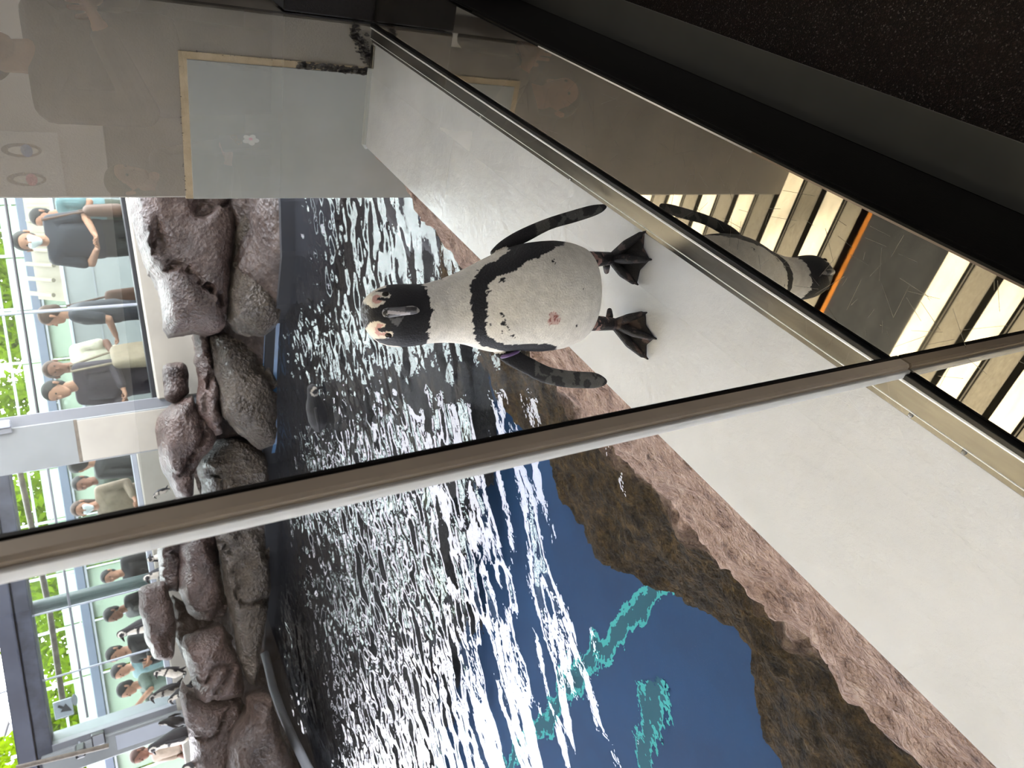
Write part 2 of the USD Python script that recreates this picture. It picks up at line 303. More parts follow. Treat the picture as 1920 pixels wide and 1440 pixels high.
struct('pool_rim_rock', grid(np.linspace(-2.6, XW, 420), np.concatenate([np.linspace(0, 0.8, 90), np.linspace(0.82, 1, 10)]), rim), 'rim_rock', smooth=True, label='rough pinkish brown rock face between ledge and water')

# added wall, out of view at left, keeps sky light off the right-hand wall
struct('wall_light_block', box(-3.4, -3.22, 0.3, 9.4, -1.7, 3.3), 'frame_grey', label='added grey wall out of view on the left that blocks sky light')
for pts_ in ([(1400, 985), (1290, 1085), (1200, 1195), (1110, 1315), (1040, 1400)], [(1282, 1255), (1292, 1320), (1300, 1480)]):  # sunlit bands on the pool floor, painted as flat teal strips
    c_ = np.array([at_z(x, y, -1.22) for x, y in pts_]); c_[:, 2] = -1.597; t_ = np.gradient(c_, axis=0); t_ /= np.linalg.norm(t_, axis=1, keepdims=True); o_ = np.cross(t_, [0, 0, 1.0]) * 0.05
    for lo_, hi_, mt_ in ((-1.0, -0.6, 'sun_band_edge'), (-0.6, 0.6, 'sun_band_core'), (0.6, 1.0, 'sun_band_edge')):
        struct('sunlit_band', grid(np.arange(len(c_)), np.array([lo_, hi_]), lambda I, S_: c_[I.astype(int)] + o_[I.astype(int)] * S_[..., None]), mt_, label='band of underwater sunlight painted in teal on the blue pool floor')
# dark rock shelf on the pool floor
sh = [at_z(x, y, -1.15)[:2] for x, y in [(1000, 560), (990, 760), (985, 870), (962, 1050), (958, 1130), (935, 1240), (915, 1330), (900, 1440), (880, 1600)]]
m = prism(Polygon([tuple(p) for p in sh] + [(-1.5, 9.4), (5.8, 9.4), (5.8, 1.2)]).buffer(0), 0.4); m = m.subdivide_to_size(0.12); m.apply_translation([0, 0, -1.55])
m.vertices += (fbm(m.vertices * 3.0, 4, 33)[:, None] - 0.5) * np.array([0.35, 0.35, 0.25]); m.vertices[:, 2] = np.maximum(m.vertices[:, 2], -1.6)
struct('pool_shelf', m, 'shelf_rock', smooth=40, label='dark rock shelf on the pool floor, seen through the water')
# pool basin and water
struct('pool_floor', box(-3.2, 6.0, 0.9, 9.6, -1.7, -1.6), 'pool_blue', label='blue painted pool floor under the water')
def waves(X, Y):
    P = np.stack([X, Y, np.zeros_like(X)], -1)
    a, b = X * EA[0] + Y * EA[1], X * EB[0] + Y * EB[1]
    Q = lambda fa, fb, o: np.stack([a * fa + o, b * fb - o + 0.35 * a * fb, np.full_like(a, o)], -1)
    z = 0.034 * (fbm(Q(2.1, 1.3, 3.1), 2, 11) - 0.5) + (0.018 + 0.008 * np.clip((a - 1.8) / 0.8, 0, 1)) * (fbm(Q(7.5, 3.4, 1.7), 2, 12) - 0.5) + (0.0035 + 0.010 * np.clip((a - 2.4) / 1.0, 0, 1) + 0.030 * np.clip((a - 3.0) / 1.2, 0, 1)) * (fbm(Q(19, 10, 0.4), 2, 13) - 0.5)
    P[..., 2] = ZW + z; return P
struct('water', grid(np.concatenate([np.arange(-3.2, -0.2, 0.03), np.arange(-0.2, 6.0, 0.016)]), np.concatenate([np.arange(0.88, 4.5, 0.014), np.arange(4.5, 9.6, 0.016)]), waves), 'water', smooth=True, label='rippling pool water with bright reflections of the sky')

# sun shade over the ledge: cloth strips, seen mirrored in the sill
HC = 2.42; pitch = 0.0775 * (HC + 1)
shade = thing('sun_shade', 'striped gold and khaki sun shade cloth stretched above the ledge', 'awning'); tag(shade, kind='structure')
for k in range(-16, 7):
    x0 = (0.817 * (HC + 1) if k >= -2 else 1.556 + 3 * pitch) + k * pitch
    if 1.56 < x0 - 0.01 < 2.04 or (k < -2 and x0 > 1.56): continue
    for nm, u0, u1, m in (('gold_strip', 0.0, 0.40, 'cloth_gold'), ('dark_strip', 0.40, 0.45, 'cloth_dark'), ('khaki_strip', 0.45, 0.475, 'cloth_khaki'), ('dark_strip', 0.475, 0.50, 'cloth_dark'), ('khaki_strip', 0.50, 0.88, 'cloth_khaki'), ('dark_strip', 0.88, 1.0, 'cloth_dark')):
        obj(nm, box(x0 - pitch * u1, x0 - pitch * u0, 0.30, 2.6, HC - (0.002 if m == 'cloth_gold' else 0.004), HC + 0.001), m, shade)
obj('orange_strip', box(1.975, 2.04, 0.30, 2.6, HC - 0.004, HC + 0.001), 'cloth_orange', shade)
obj('dark_panel', box(1.556, 1.975, 0.30, 2.6, HC - 0.004, HC + 0.001), 'cloth_gap', shade)
struct('beam', tube([(0.852 * 3.42 + 0.6, 0.411 * 3.42 + 0.6, HC + 0.09), (0.6, -0.35, HC + 0.09)], 0.03, 10), 'dark_roof', label='dark roof rail above the sun shade')
struct('ceiling', box(-6, 7, -6.0, 0.30, 2.42, 2.5), 'dark_roof', label='dark ceiling of the visitor gallery')
AR = 8.7
def ab_to_xy(a, b): p = w(a, b, 0); return p[:2]
y0 = 2.6
poly = Polygon([(-7, y0), (6.2, y0), *[tuple(ab_to_xy(a, b)) for a, b in ((8.3, -3.4), (10.6, 9.5))], (-7, 8.5)])
m = prism(poly.convex_hull, 0.2); m.apply_translation([0, 0, 3.35])
struct('roof_slab', m, 'dark_roof', label='dark roof over the pool')

# ---------------------------------------------------------------- the far side
raw_mat('frosted', {'d': ('diffuse_bsdf', {'color': (0.30, 0.36, 0.31)}), 't': ('translucent_bsdf', {'color': (0.32, 0.39, 0.33)}), 'x': ('mix_closure', {'fac': 0.6}), 'c': ('transparent_bsdf', {'color': (0.9, 1.0, 0.94)}), 'y': ('mix_closure', {'fac': 0.35})},
        [('d.BSDF', 'x.closure1'), ('t.BSDF', 'x.closure2'), ('x.closure', 'y.closure1'), ('c.BSDF', 'y.closure2')], 'y.closure')
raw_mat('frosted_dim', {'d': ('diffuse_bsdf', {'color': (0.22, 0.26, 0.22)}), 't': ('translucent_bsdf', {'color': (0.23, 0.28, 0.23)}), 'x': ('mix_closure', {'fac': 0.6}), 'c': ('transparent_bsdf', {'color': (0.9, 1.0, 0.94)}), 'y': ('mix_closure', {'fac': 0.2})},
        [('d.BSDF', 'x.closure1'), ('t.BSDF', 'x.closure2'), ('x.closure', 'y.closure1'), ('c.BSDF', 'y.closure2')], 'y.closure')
raw_mat('leaf', {'o': ('geometry', {}), 'r': ('rgb_ramp', {'ramp': [(0.0, lin((92, 116, 10))), (0.5, lin((142, 150, 14))), (1.0, lin((176, 168, 30)))]}), 'd': ('diffuse_bsdf', {}), 't': ('translucent_bsdf', {}), 'x': ('mix_closure', {'fac': 0.5})},
        [('o.random_per_island', 'r.fac'), ('r.color', 'd.color'), ('r.color', 't.color'), ('d.BSDF', 'x.closure1'), ('t.BSDF', 'x.closure2')], 'x.closure')
mat('bark', (86, 70, 54), (62, 50, 40), rough=0.9, scale=10)

# pool's far edge, from points along the waterline
EDGE = [(548, 330), (556, 372), (558, 480), (548, 570), (526, 600), (520, 700), (520, 830), (512, 870), (520, 1000), (520, 1100), (514, 1240), (532, 1300), (584, 1440), (640, 1560)]
edge = np.array([abz(at_z(x, y, ZW)) for x, y in EDGE])
edge = np.vstack([[edge[0][0] - 0.1, edge[0][1] - 1.2, ZW], edge])
ebb = np.linspace(edge[0, 1], edge[-1, 1], 260); eaa = np.interp(ebb, edge[:, 1], edge[:, 0])
def pool_wall(B, T):
    A = np.interp(B, ebb, eaa); t = np.clip(T, 0, 1)
    return EA * (A + np.interp(T, [0, 1, 2, 3], [0, 0, 0.05, 0.08]))[..., None] + EB * B[..., None] + np.array([0, 0, 1.0]) * np.interp(T, [0, 1, 2, 3], [-1.6, ZW + 0.1, ZW + 0.1, -0.5])[..., None]
blue = ebb[(ebb > abz(at_z(525, 605, ZW))[1]) & (ebb < abz(at_z(520, 850, ZW))[1])]
struct('pool_wall', grid(ebb, np.arange(4.0), pool_wall), 'pool_wall_dark', label='dark far wall of the pool at the waterline')
struct('pool_wall_strip', grid(blue, np.arange(3.0), lambda B, T: pool_wall(B, np.clip(T + 0.93, 0.93, 2.0)) - EA * 0.012 + np.array([0, 0, 0.004])), 'pool_rim_blue', label='blue painted strip of the far pool wall')
A1, A2 = 6.6, 8.3
BP0 = abz(at_a(150, 765, A1))[1]; BP1 = abz(at_a(150, 868, A1))[1]
def a_back(B): return np.where(B < BP1, A1 - 0.12, A2 - 0.15)
def bank(B, T):
    A0 = np.interp(B, ebb, eaa) + 0.03; A = A0 + (a_back(B) - 0.02 - A0) * T
    Z = ZW + 0.08 + 0.38 * T ** 0.7
    P = EA * A[..., None] + EB * B[..., None]; P[..., 2] += Z
    n = fbm(P * 2.4, 5, 21) - 0.5
    P[..., 2] += n * 0.28 * np.clip(T * 4, 0, 1); P -= EA * (n * 0.15)[..., None]
    return P
rockwork = thing('rockwork', 'piled brown artificial rocks along the far edge of the pool', 'rocks')
struct('rock_bank', grid(np.linspace(ebb[0], ebb[-1], 260), np.linspace(0, 1, 40), bank), 'boulder_dark', smooth=True, label='dark rock bank behind the boulders')

def pillow(outline, a, front, back, s=0.03, seed=0, R=0.16, rough=1.0, power=2.2):
    """A boulder whose outline is given as image points at distance a: real thickness, craggy faces."""
    P = np.array([abz(at_a(x, y, a))[1:] for x, y in outline]); pg = Polygon(P).buffer(0)
    if pg.geom_type != 'Polygon': pg = max(pg.geoms, key=lambda g: g.area)
    pg = pg.buffer(-0.03).buffer(0.05).buffer(-0.02)
    n = max(24, int(pg.exterior.length / s)); bd = np.array([pg.exterior.interpolate(i / n, True).coords[0] for i in range(n)])
    x0, y0, x1, y1 = pg.bounds; g = np.random.default_rng(seed)
    X, Y = np.meshgrid(np.arange(x0, x1, s), np.arange(y0, y1, s)); I = np.stack([X.ravel(), Y.ravel()], 1) + (g.random((X.size, 2)) - 0.5) * s * 0.6
    sp = shapely.points(I); ok = shapely.contains(pg, sp); I = I[ok]
    d = shapely.distance(pg.exterior, shapely.points(I)); I, d = I[d > s * 0.5], d[d > s * 0.5]
    V = np.vstack([bd, I]); D = np.concatenate([np.zeros(n), d]); R = min(R, d.max() if len(d) else R)
    T = Delaunay(V).simplices; T = T[shapely.contains(pg, shapely.points(V[T].mean(1)))]
    e1, e2 = V[T[:, 1]] - V[T[:, 0]], V[T[:, 2]] - V[T[:, 0]]; flip = (e1[:, 0] * e2[:, 1] - e1[:, 1] * e2[:, 0]) < 0; T[flip] = T[flip][:, ::-1]
    prof = (1 - (1 - np.clip(D / R, 0, 1)) ** power) ** (1 / power)
    def side(sgn, th):
        Q = np.stack([np.full(len(V), a) + sgn * th * prof, V[:, 0], V[:, 1]], 1)
        n1 = fbm(Q * 2.6, 5, seed) - 0.5; n2 = np.abs(fbm(Q * 1.7 + 7, 3, seed + 1) - 0.5)
        off = rough * (0.27 * n1 - 0.10 * np.clip(1 - n2 / 0.03, 0, 1)) * np.clip(D / 0.05, 0, 1)
        Q[:, 0] += -np.abs(sgn) * off if sgn < 0 else off
        w2 = rough * 0.07 * (fbm(Q * 5, 3, seed + 2) - 0.5); Q[:, 2] += w2; Q[:, 1] += w2
        return Q
    F, Bk = side(-1, front), side(1, back); m = len(V); back_id = np.arange(m) + m; back_id[:n] = np.arange(n)
    Vt_ = np.vstack([F, Bk]); W = Vt_[:, :1] * EA + Vt_[:, 1:2] * EB; W[:, 2] = Vt_[:, 2]
    # (b, z) counter-clockwise seen from +a: the front faces the camera
    return trimesh.Trimesh(W, np.vstack([T[:, ::-1], back_id[T]]), process=False)
BOULDERS = [
 ([(241, 350), (244, 390), (253, 430), (264, 462), (278, 500), (294, 524), (302, 562), (309, 602), (323, 624), (357, 619), (407, 628), (424, 611), (430, 570), (434, 510), (444, 440), (450, 350)], 5.45, 0.3, 0.7, 'boulder', 'big flat-faced brown boulder beside the right wall, topmost of the far rocks', 'dry'),
 ([(440, 350), (522, 350), (522, 470), (520, 540), (527, 588), (518, 612), (490, 634), (450, 625), (424, 605), (424, 520)], 5.3, 0.25, 0.4, 'boulder_wet', 'wet shiny boulder at the waterline under the big flat-faced boulder', 'wet'),
 ([(362, 615), (392, 622), (402, 690), (413, 760), (418, 815), (400, 820), (385, 805), (370, 775), (366, 700)], 6.05, 0.15, 0.3, 'boulder', 'long upper slab between the big boulder and the pale rounded boulder', 'slab'),
 ([(393, 625), (450, 620), (490, 636), (516, 650), (519, 740), (517, 832), (490, 840), (470, 827), (440, 802), (415, 780), (402, 700)], 5.95, 0.25, 0.35, 'boulder_wet', 'long wet grey slab sloping to the blue strip of pool wall', 'slab2'),
 ([(304, 684), (350, 680), (352, 742), (330, 756), (306, 752)], 6.2, 0.12, 0.2, 'boulder', 'small square brown block in front of the cream wall', 'box'),
 ([(290, 806), (296, 780), (318, 760), (360, 732), (372, 772), (404, 812), (398, 842), (377, 862), (364, 882), (362, 932), (345, 940), (328, 930), (318, 915), (303, 880), (295, 845)], 6.3, 0.35, 0.1, 'boulder', 'pale rounded boulder in front of the white pillar', 'pale'),
 ([(370, 862), (398, 838), (420, 815), (462, 820), (495, 855), (506, 920), (480, 960), (440, 980), (400, 965), (380, 935), (372, 895)], 6.5, 0.35, 0.4, 'boulder_wet', 'low rounded boulder below the pale one, cut by the mullion', 'low'),
 ([(300, 960), (340, 925), (352, 990), (346, 1050), (338, 1110), (300, 1108), (297, 1040)], 7.5, 0.25, 0.5, 'boulder', 'flat ridged ledge rock left of the mullion with bright top', 'ridge'),
 ([(338, 985), (404, 985), (409, 1050), (418, 1100), (428, 1148), (402, 1163), (376, 1162), (351, 1146), (337, 1107)], 7.25, 0.3, 0.4, 'boulder', 'smooth square-faced brown boulder just left of the mullion', 'face'),
 ([(260, 1103), (268, 1097), (304, 1091), (324, 1130), (331, 1218), (324, 1236), (284, 1236), (270, 1198), (266, 1151)], 7.2, 0.2, 0.3, 'boulder', 'small block standing highest on the rocks in front of a penguin', 'block'),
 ([(318, 1110), (352, 1130), (400, 1160), (440, 1200), (380, 1240), (342, 1240), (326, 1200)], 7.55, 0.2, 0.3, 'boulder_dark', 'dark recessed rock under the small high block', 'dark'),
 ([(338, 1207), (360, 1190), (415, 1172), (432, 1200), (450, 1245), (458, 1297), (420, 1305), (373, 1309), (357, 1264), (344, 1232)], 7.15, 0.3, 0.4, 'boulder', 'wedge-faced reddish boulder with bright rounded upper edge', 'wedge'),
 ([(400, 985), (492, 985), (503, 1050), (506, 1110), (496, 1180), (486, 1240), (480, 1285), (464, 1282), (446, 1235), (432, 1150), (418, 1070)], 6.95, 0.25, 0.4, 'boulder_wet', 'long wet rock ridge running down to the dark water', 'longridge'),
 ([(330, 1252), (352, 1290), (377, 1306), (450, 1297), (466, 1340), (440, 1385), (428, 1425), (424, 1470), (372, 1470), (362, 1410), (346, 1335)], 7.2, 0.25, 0.5, 'boulder', 'broad orange-stained boulder under the preening penguin', 'broad'),
 ([(462, 1310), (505, 1296), (524, 1362), (566, 1450), (580, 1500), (424, 1500), (428, 1395), (440, 1366), (462, 1340)], 6.8, 0.3, 0.4, 'boulder_dark', 'dark mossy boulder lowest at the picture edge beside the grey kerb pipe', 'mossy'),
]
for i, (ol, a, f_, b_, m_, lb, _) in enumerate(BOULDERS):
    obj('boulder', pillow(ol, a, f_, b_, seed=40 + i), m_, rockwork, smooth=50, label=lb)
kp = [at_z(x, y, ZW + 0.12) for x, y in [(496, 1225), (503, 1250), (512, 1290), (530, 1340), (552, 1390), (577, 1440), (610, 1500)]]
obj('kerb_pipe', tube(np.array(kp), 0.04, 12), 'frame_grey', smooth=True, label='grey curved kerb pipe along the far pool edge at the picture edge', cat='pipe')

# gallery: kerb, frames, glass
def zb(x, y, a): q = abz(at_a(x, y, a)); return q[1], q[2]
b_r = zb(150, 200, A1)[0]
zk1 = zb(288, 690, A1 - 0.15)[1]; zf1 = zb(276, 690, A1)[1]
struct('wall_kerb', abox(A1 - 0.12, A1 + 0.1, b_r, BP0 + 0.02, -0.6, zk1, 0.01), 'cream_wall', label='cream kerb wall under the far glass right of the pillar')
w3 = thing('window_3', 'far visitor window right of the pale pillar, several people behind', 'window'); tag(w3, kind='structure')
obj('bottom_frame', abox(A1 - 0.03, A1 + 0.05, b_r, BP0, zk1, zf1, 0.005), 'frame_black', w3)
bt0, zt0 = zb(10, 375, A1); bt1, zt1 = zb(72, 778, A1)
obj('rail', tube(np.array([w(A1 - 0.02, b_r, zt0 - (bt0 - b_r) * (zt1 - zt0) / (bt1 - bt0)), w(A1 - 0.02, BP0, zt1)]), 0.011, 8), 'frame_black', w3)
bp_, _ = zb(150, 579, A1)
obj('post', abox(A1 - 0.025, A1 + 0.02, bp_ - 0.010, bp_ + 0.010, zk1, 2.3, 0.003), 'frame_white', w3)
for c0, c1 in ((b_r, bp_ - 0.01), (bp_ + 0.01, BP0)):
    obj('pane', abox(A1 - 0.006, A1 + 0.006, c0, c1, zf1, 2.3), 'far_glass', w3)
# pillar one
pl = thing('pillar', 'broad pale grey pillar between the two far windows', 'pillar'); tag(pl, kind='structure')
obj('shaft', abox(A1 - 0.14, A1 + 0.4, BP0 + 0.085, BP1, -0.6, 3.3, 0.008), 'pillar_paint', pl)
obj('pilaster', abox(A1 - 0.08, A1 + 0.3, BP0, BP0 + 0.088, -0.6, 3.3, 0.004), 'frame_grey', pl)
zj = zb(146, 820, A1)[1]
obj('panel', abox(A1 - 0.148, A1 - 0.1, BP0 + 0.10, BP1 - 0.01, -0.6, zj - 0.012, 0.003), 'cream_wall', pl)
obj('joint_strip', abox(A1 - 0.144, A1 - 0.1, BP0 + 0.09, BP1 - 0.004, zj - 0.012, zj + 0.012, 0.002), 'rail_brown', pl)
bs, zs = zb(6, 798, A1 - 0.15)
s1 = thing('wall_speaker', 'small white and grey box fixed high on the pale pillar', 'speaker')
obj('housing', abox(A1 - 0.2, A1 - 0.14, bs - 0.035, bs + 0.02, zs - 0.05, zs + 0.12, 0.008), 'frame_white', s1); obj('back_plate', abox(A1 - 0.17, A1 - 0.14, bs + 0.02, bs + 0.06, zs - 0.05, zs + 0.12, 0.005), 'frame_grey', s1)
# window four, further back, left of the pillar
BQ0 = zb(240, 1345, A2)[0]; BQ1 = zb(240, 1400, A2)[0]; BZ = zb(240, 1560, A2)[0]
zk2 = zb(326, 1290, A2 - 0.1)[1]
struct('wall_kerb_inner', abox(A2 - 0.12, A2 + 0.1, BP1 - 0.4, BZ, -0.6, zk2, 0.01), 'cream_wall', label='cream kerb wall under the far glass left of the pillar')
w4 = thing('window_4', 'far visitor window left of the pale pillar, crowd of people behind', 'window'); tag(w4, kind='structure')
obj('bottom_frame', abox(A2 - 0.06, A2 + 0.05, BP1 - 0.3, BQ0, zk2, zk2 + 0.05, 0.005), 'frame_white', w4)
obj('rail', abox(A2 - 0.05, A2 - 0.02, BP1 - 0.3, zb(290, 1000, A2)[0], zb(291, 900, A2)[1], zb(284, 900, A2)[1], 0.004), 'frame_white', w4)
for x, y in ((200, 982), (200, 1120), (238, 1230)):
    b_, _ = zb(x, y, A2); obj('post', abox(A2 - 0.02, A2 + 0.01, b_ - 0.007, b_ + 0.007, zk2, 2.2, 0.002), 'frame_white', w4)
obj('cable', tube(np.array([w(A2, *zb(80, 820, A2)), w(A2, *zb(164, 1345, A2))]), 0.012, 8), 'frame_grey', w4)
obj('pane', abox(A2 + 0.012, A2 + 0.022, BP1 - 0.3, BQ0, zk2, 1.75), 'far_glass', w4)
b_, _ = zb(150, 1120, A2 + 0.3)
obj('column', tube(np.array([w(A2 + 0.3, b_, -0.3), w(A2 + 0.3, b_, 1.95)]), 0.075, 16), 'column_green', smooth=40, label='round dark green steel column behind the left far window', cat='column')
gb = thing('gallery_beam', 'dark weathered roof beam over the left far window', 'beam'); tag(gb, kind='structure')
zl = zb(60, 1165, A2 - 0.1)[1]; zm_ = zb(30, 1185, A2 - 0.1)[1]; zh = zb(3, 1230, A2 - 0.1)[1]
obj('lower_beam', abox(A2 - 0.1, A2 + 0.25, BP1 - 0.3, BZ, zl, zm_ - 0.01, 0.01), 'beam_dark', gb); obj('fascia', abox(A2 - 0.16, A2 + 0.25, BP1 - 0.3, BZ, zm_, zh, 0.01), 'fascia_dark', gb)
ar = A2 + 1.0
obj('brown_rail', tube(np.array([w(ar, *zb(36, 880, ar)), w(ar, *zb(92, 1140, ar)), w(ar, *zb(122, 1345, ar))]), 0.03, 10), 'rail_brown', smooth=True, label='weathered brown rail under the dark roof beam', cat='rail')
# pillar two with its fittings
p2_ = thing('pillar', 'pale pillar with black fittings at the far left of the gallery', 'pillar'); tag(p2_, kind='structure')
obj('shaft', abox(A2 - 0.14, A2 + 0.3, BQ0 + 0.06, BQ1, -0.6, zb(108, 1365, A2)[1] + 0.15, 0.008), 'pillar_paint', p2_)
obj('pilaster', abox(A2 - 0.09, A2 + 0.3, BQ0, BQ0 + 0.07, -0.6, zb(108, 1365, A2)[1] + 0.15, 0.004), 'frame_grey', p2_)
obj('panel', abox(A2 - 0.146, A2 - 0.1, BQ0 + 0.09, BQ1 - 0.05, zk2, zb(215, 1370, A2)[1], 0.003), 'grey_building', p2_)
bx = thing('fitting_box', 'black switch box on the left pale pillar', 'box')
bb, zz = zb(186, 1384, A2 - 0.16)
obj('housing', abox(A2 - 0.22, A2 - 0.14, bb - 0.06, bb + 0.05, zz - 0.05, zz + 0.06, 0.008), 'frame_black', bx); obj('lid', abox(A2 - 0.228, A2 - 0.218, bb - 0.05, bb + 0.04, zz - 0.04, zz + 0.05, 0.002), 'frame_grey', bx)
cb, cz = zb(152, 1404, A2 - 0.3)
cm = thing('security_camera', 'small dark security camera on a bracket at the left pillar', 'camera')
obj('body', abox(A2 - 0.42, A2 - 0.24, cb - 0.035, cb + 0.045, cz - 0.035, cz + 0.045, 0.012), 'frame_black', cm); obj('lens', tube(np.array([w(A2 - 0.45, cb, cz), w(A2 - 0.415, cb, cz)]), 0.025, 12), 'frame_grey', cm); obj('bracket', tube(np.array([w(A2 - 0.25, cb, cz), w(A2 - 0.1, cb, cz + 0.02)]), 0.012, 8), 'frame_grey', cm)
obj('conduit', tube(np.array([w(A2 - 0.5, *zb(30, 1440, A2 - 0.5)), w(A2 - 0.5, *zb(130, 1416, A2 - 0.5)), w(A2 - 0.5, *zb(204, 1398, A2 - 0.5))]), 0.022, 10), 'rail_brown', smooth=True, label='brown conduit pipe running down beside the security camera', cat='pipe')
# arrow sign
asg = A2 + 0.9; sb0, sz0 = zb(125, 1318, asg)
sg = thing('arrow_sign', 'white hanging sign with a dark arrow and a grey oval tab', 'sign')
obj('board', abox(asg, asg + 0.03, zb(120, 1312, asg)[0], zb(120, 1345, asg)[0], zb(137, 1328, asg)[1], zb(100, 1328, asg)[1], 0.004), 'frame_white', sg)
arrow = prism([(-.07, .012), (-.02, .012), (-.02, .045), (.07, 0), (-.02, -.045), (-.02, -.012), (-.07, -.012)], 0.006)
arrow.apply_transform(trimesh.transformations.rotation_matrix(-2.2, [0, 0, 1])); Ra = np.eye(4); Ra[:3, 0] = -EB; Ra[:3, 1] = [0, 0, 1]; Ra[:3, 2] = -EA; Ra[:3, 3] = w(asg, *zb(122, 1328, asg)); arrow.apply_transform(Ra); obj('arrow', arrow, 'frame_black', sg)
oval = trimesh.creation.cylinder(0.06, 0.01, sections=24); oval.apply_scale((1, 0.45, 1)); Ra[:3, 3] = w(asg, *zb(140, 1312, asg)); oval.apply_transform(Ra); obj('tab', oval, 'frame_grey', sg)
# gallery floor, parapet, outer glazing
ZG = -0.2
struct('floor_gallery', cat_mesh([abox(A1 + 0.1, 10.6, -8, BP1 - 0.2, ZG - 0.1, ZG), abox(A2 + 0.1, 10.6, BP1 - 0.2, 12, ZG - 0.1, ZG)]), 'gallery_floor', label='grey floor of the far visitor gallery')
zpp = zb(113, 500, 9.4)[1]
pw = struct('wall_parapet', abox(9.4, 9.5, -6, zb(150, 800, 9.4)[0], ZG, zpp - 0.03, 0.005), 'pillar_paint', label='pale parapet wall behind the visitors right of the pillar')
struct('coping', abox(9.37, 9.53, -6, zb(150, 800, 9.4)[0], zpp - 0.03, zpp, 0.004), 'frame_white', pw)
for yy in (500, 600):
    struct('seam', abox(9.392, 9.41, -6, zb(150, 800, 9.4)[0], zb(178, 530, 9.4)[1] - 0.006, zb(178, 530, 9.4)[1] + 0.006), 'frame_grey', pw) if yy == 500 else None

# outside the gallery: ground, glazed fence, roof, trees
struct('ground', abox(10.6, 60, -45, 45, -0.45, -0.3), 'concrete_pale', label='pale concrete ground outside the gallery')
AO = 13.0
of = thing('glazed_fence', 'white framed frosted glass fence outside, behind the visitors', 'fence')
def zo(x, y): return zb(x, y, AO)[1]
z_bb0, z_bb1 = zo(98, 700), zo(80, 700); z_fr0, z_fr1 = zo(81, 700), zo(42, 700); z_lo0, z_lo1 = zo(131, 700), zo(104, 700)
BO0, BO1 = -5.5, 8.2
obj('blue_beam', abox(AO - 0.05, AO + 0.1, BO0, BO1, z_bb0, z_bb1, 0.01), 'beam_blue', of)
obj('grey_rail', abox(AO - 0.03, AO + 0.1, BO0, BO1, z_lo1, z_bb0 - 0.005, 0.005), 'frame_grey', of)
obj('top_rail', abox(AO - 0.03, AO + 0.03, BO0, BO1, zo(26, 700), zo(21, 700), 0.003), 'frame_white', of)
nb = 17; step = (BO1 - BO0) / nb
for k in range(nb):
    c0 = BO0 + k * step
    obj('post', abox(AO - 0.04, AO + 0.0, c0 - 0.018, c0 + 0.018, z_bb1, 2.6, 0.003), 'frame_white', of)
    obj('lower_post', abox(AO - 0.04, AO + 0.0, c0 - 0.012, c0 + 0.012, -0.3, z_lo1, 0.003), 'frame_white', of)
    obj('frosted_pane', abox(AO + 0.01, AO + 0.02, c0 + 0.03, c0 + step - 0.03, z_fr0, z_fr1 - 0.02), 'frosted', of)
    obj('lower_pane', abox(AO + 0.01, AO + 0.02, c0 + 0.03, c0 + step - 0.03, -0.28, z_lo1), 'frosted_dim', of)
AL = 11.6
lv = thing('ribbed_canopy', 'cream ribbed canopy outside, behind the two visitors nearest the wall', 'canopy')
l0 = abz(at_a(60, 372, AL)); l1 = abz(at_a(110, 480, AL)); 
for k in range(9):
    b0 = zb(90, 330 + k * 28, AL)[0]; zc = zb(102 - k * 0.2, 330 + k * 28, AL)[1]
    obj('rib', tube(np.array([w(AL, b0, zc), w(AL + 0.5, b0 - 0.15, zc + 0.32 + 0.0 * k)]), 0.03, 8), 'louvre', lv)
obj('sheet', grid(np.linspace(zb(90, 320, AL)[0], zb(90, 566, AL)[0], 8), np.linspace(0, 1, 3), lambda B, T: w(0, 0, 0) + EA * (AL + 0.06 + 0.5 * T)[..., None] + EB * (B - 0.15 * T)[..., None] + np.array([0, 0, 1.0]) * (zb(104, 450, AL)[1] + 0.32 * T)[..., None]), 'louvre', lv)
obj('gutter', abox(AL - 0.06, AL + 0.04, zb(90, 320, AL)[0], zb(90, 566, AL)[0], zb(109, 450, AL)[1], zb(104, 450, AL)[1], 0.005), 'frame_white', lv)
gbd = thing('outbuilding', 'grey flat building beyond the trees at the picture corner', 'building')
q0, q1 = zb(20, 1396, 23.0), zb(20, 1600, 23.0)
obj('wall', abox(23, 25, q0[0], q1[0], -0.3, zb(40, 1430, 23.0)[1] + 0.35, 0.03), 'grey_building', gbd); obj('roof_edge', abox(22.95, 25.05, q0[0] - 0.05, q1[0], zb(40, 1430, 23.0)[1] + 0.35, zb(40, 1430, 23.0)[1] + 0.47, 0.02), 'frame_black', gbd)

def leaves(center, radii, n, size, seed):
    g = np.random.default_rng(seed)
    d = g.standard_normal((n, 3)); d /= np.linalg.norm(d, axis=1, keepdims=True)
    r = 0.55 + 0.45 * g.random(n) ** 0.5
    P = d * r[:, None]; lump = fbm(P * 2.6 + seed, 3, seed)
    P = P * (0.7 + 0.6 * lump)[:, None] * np.asarray(radii) + np.asarray(center)
    u = g.standard_normal((n, 3)); u /= np.linalg.norm(u, axis=1, keepdims=True)
    v = np.cross(u, g.standard_normal((n, 3))); v /= np.linalg.norm(v, axis=1, keepdims=True)
    s = size * (0.6 + 0.8 * g.random(n))[:, None]
    V = np.stack([P - u * s, P + v * s * 0.45, P + u * s, P - v * s * 0.45], 1).reshape(-1, 3)
    I = np.arange(n)[:, None] * 4
    return trimesh.Trimesh(V, np.vstack([I + [0, 1, 2], I + [0, 2, 3]]), process=False)
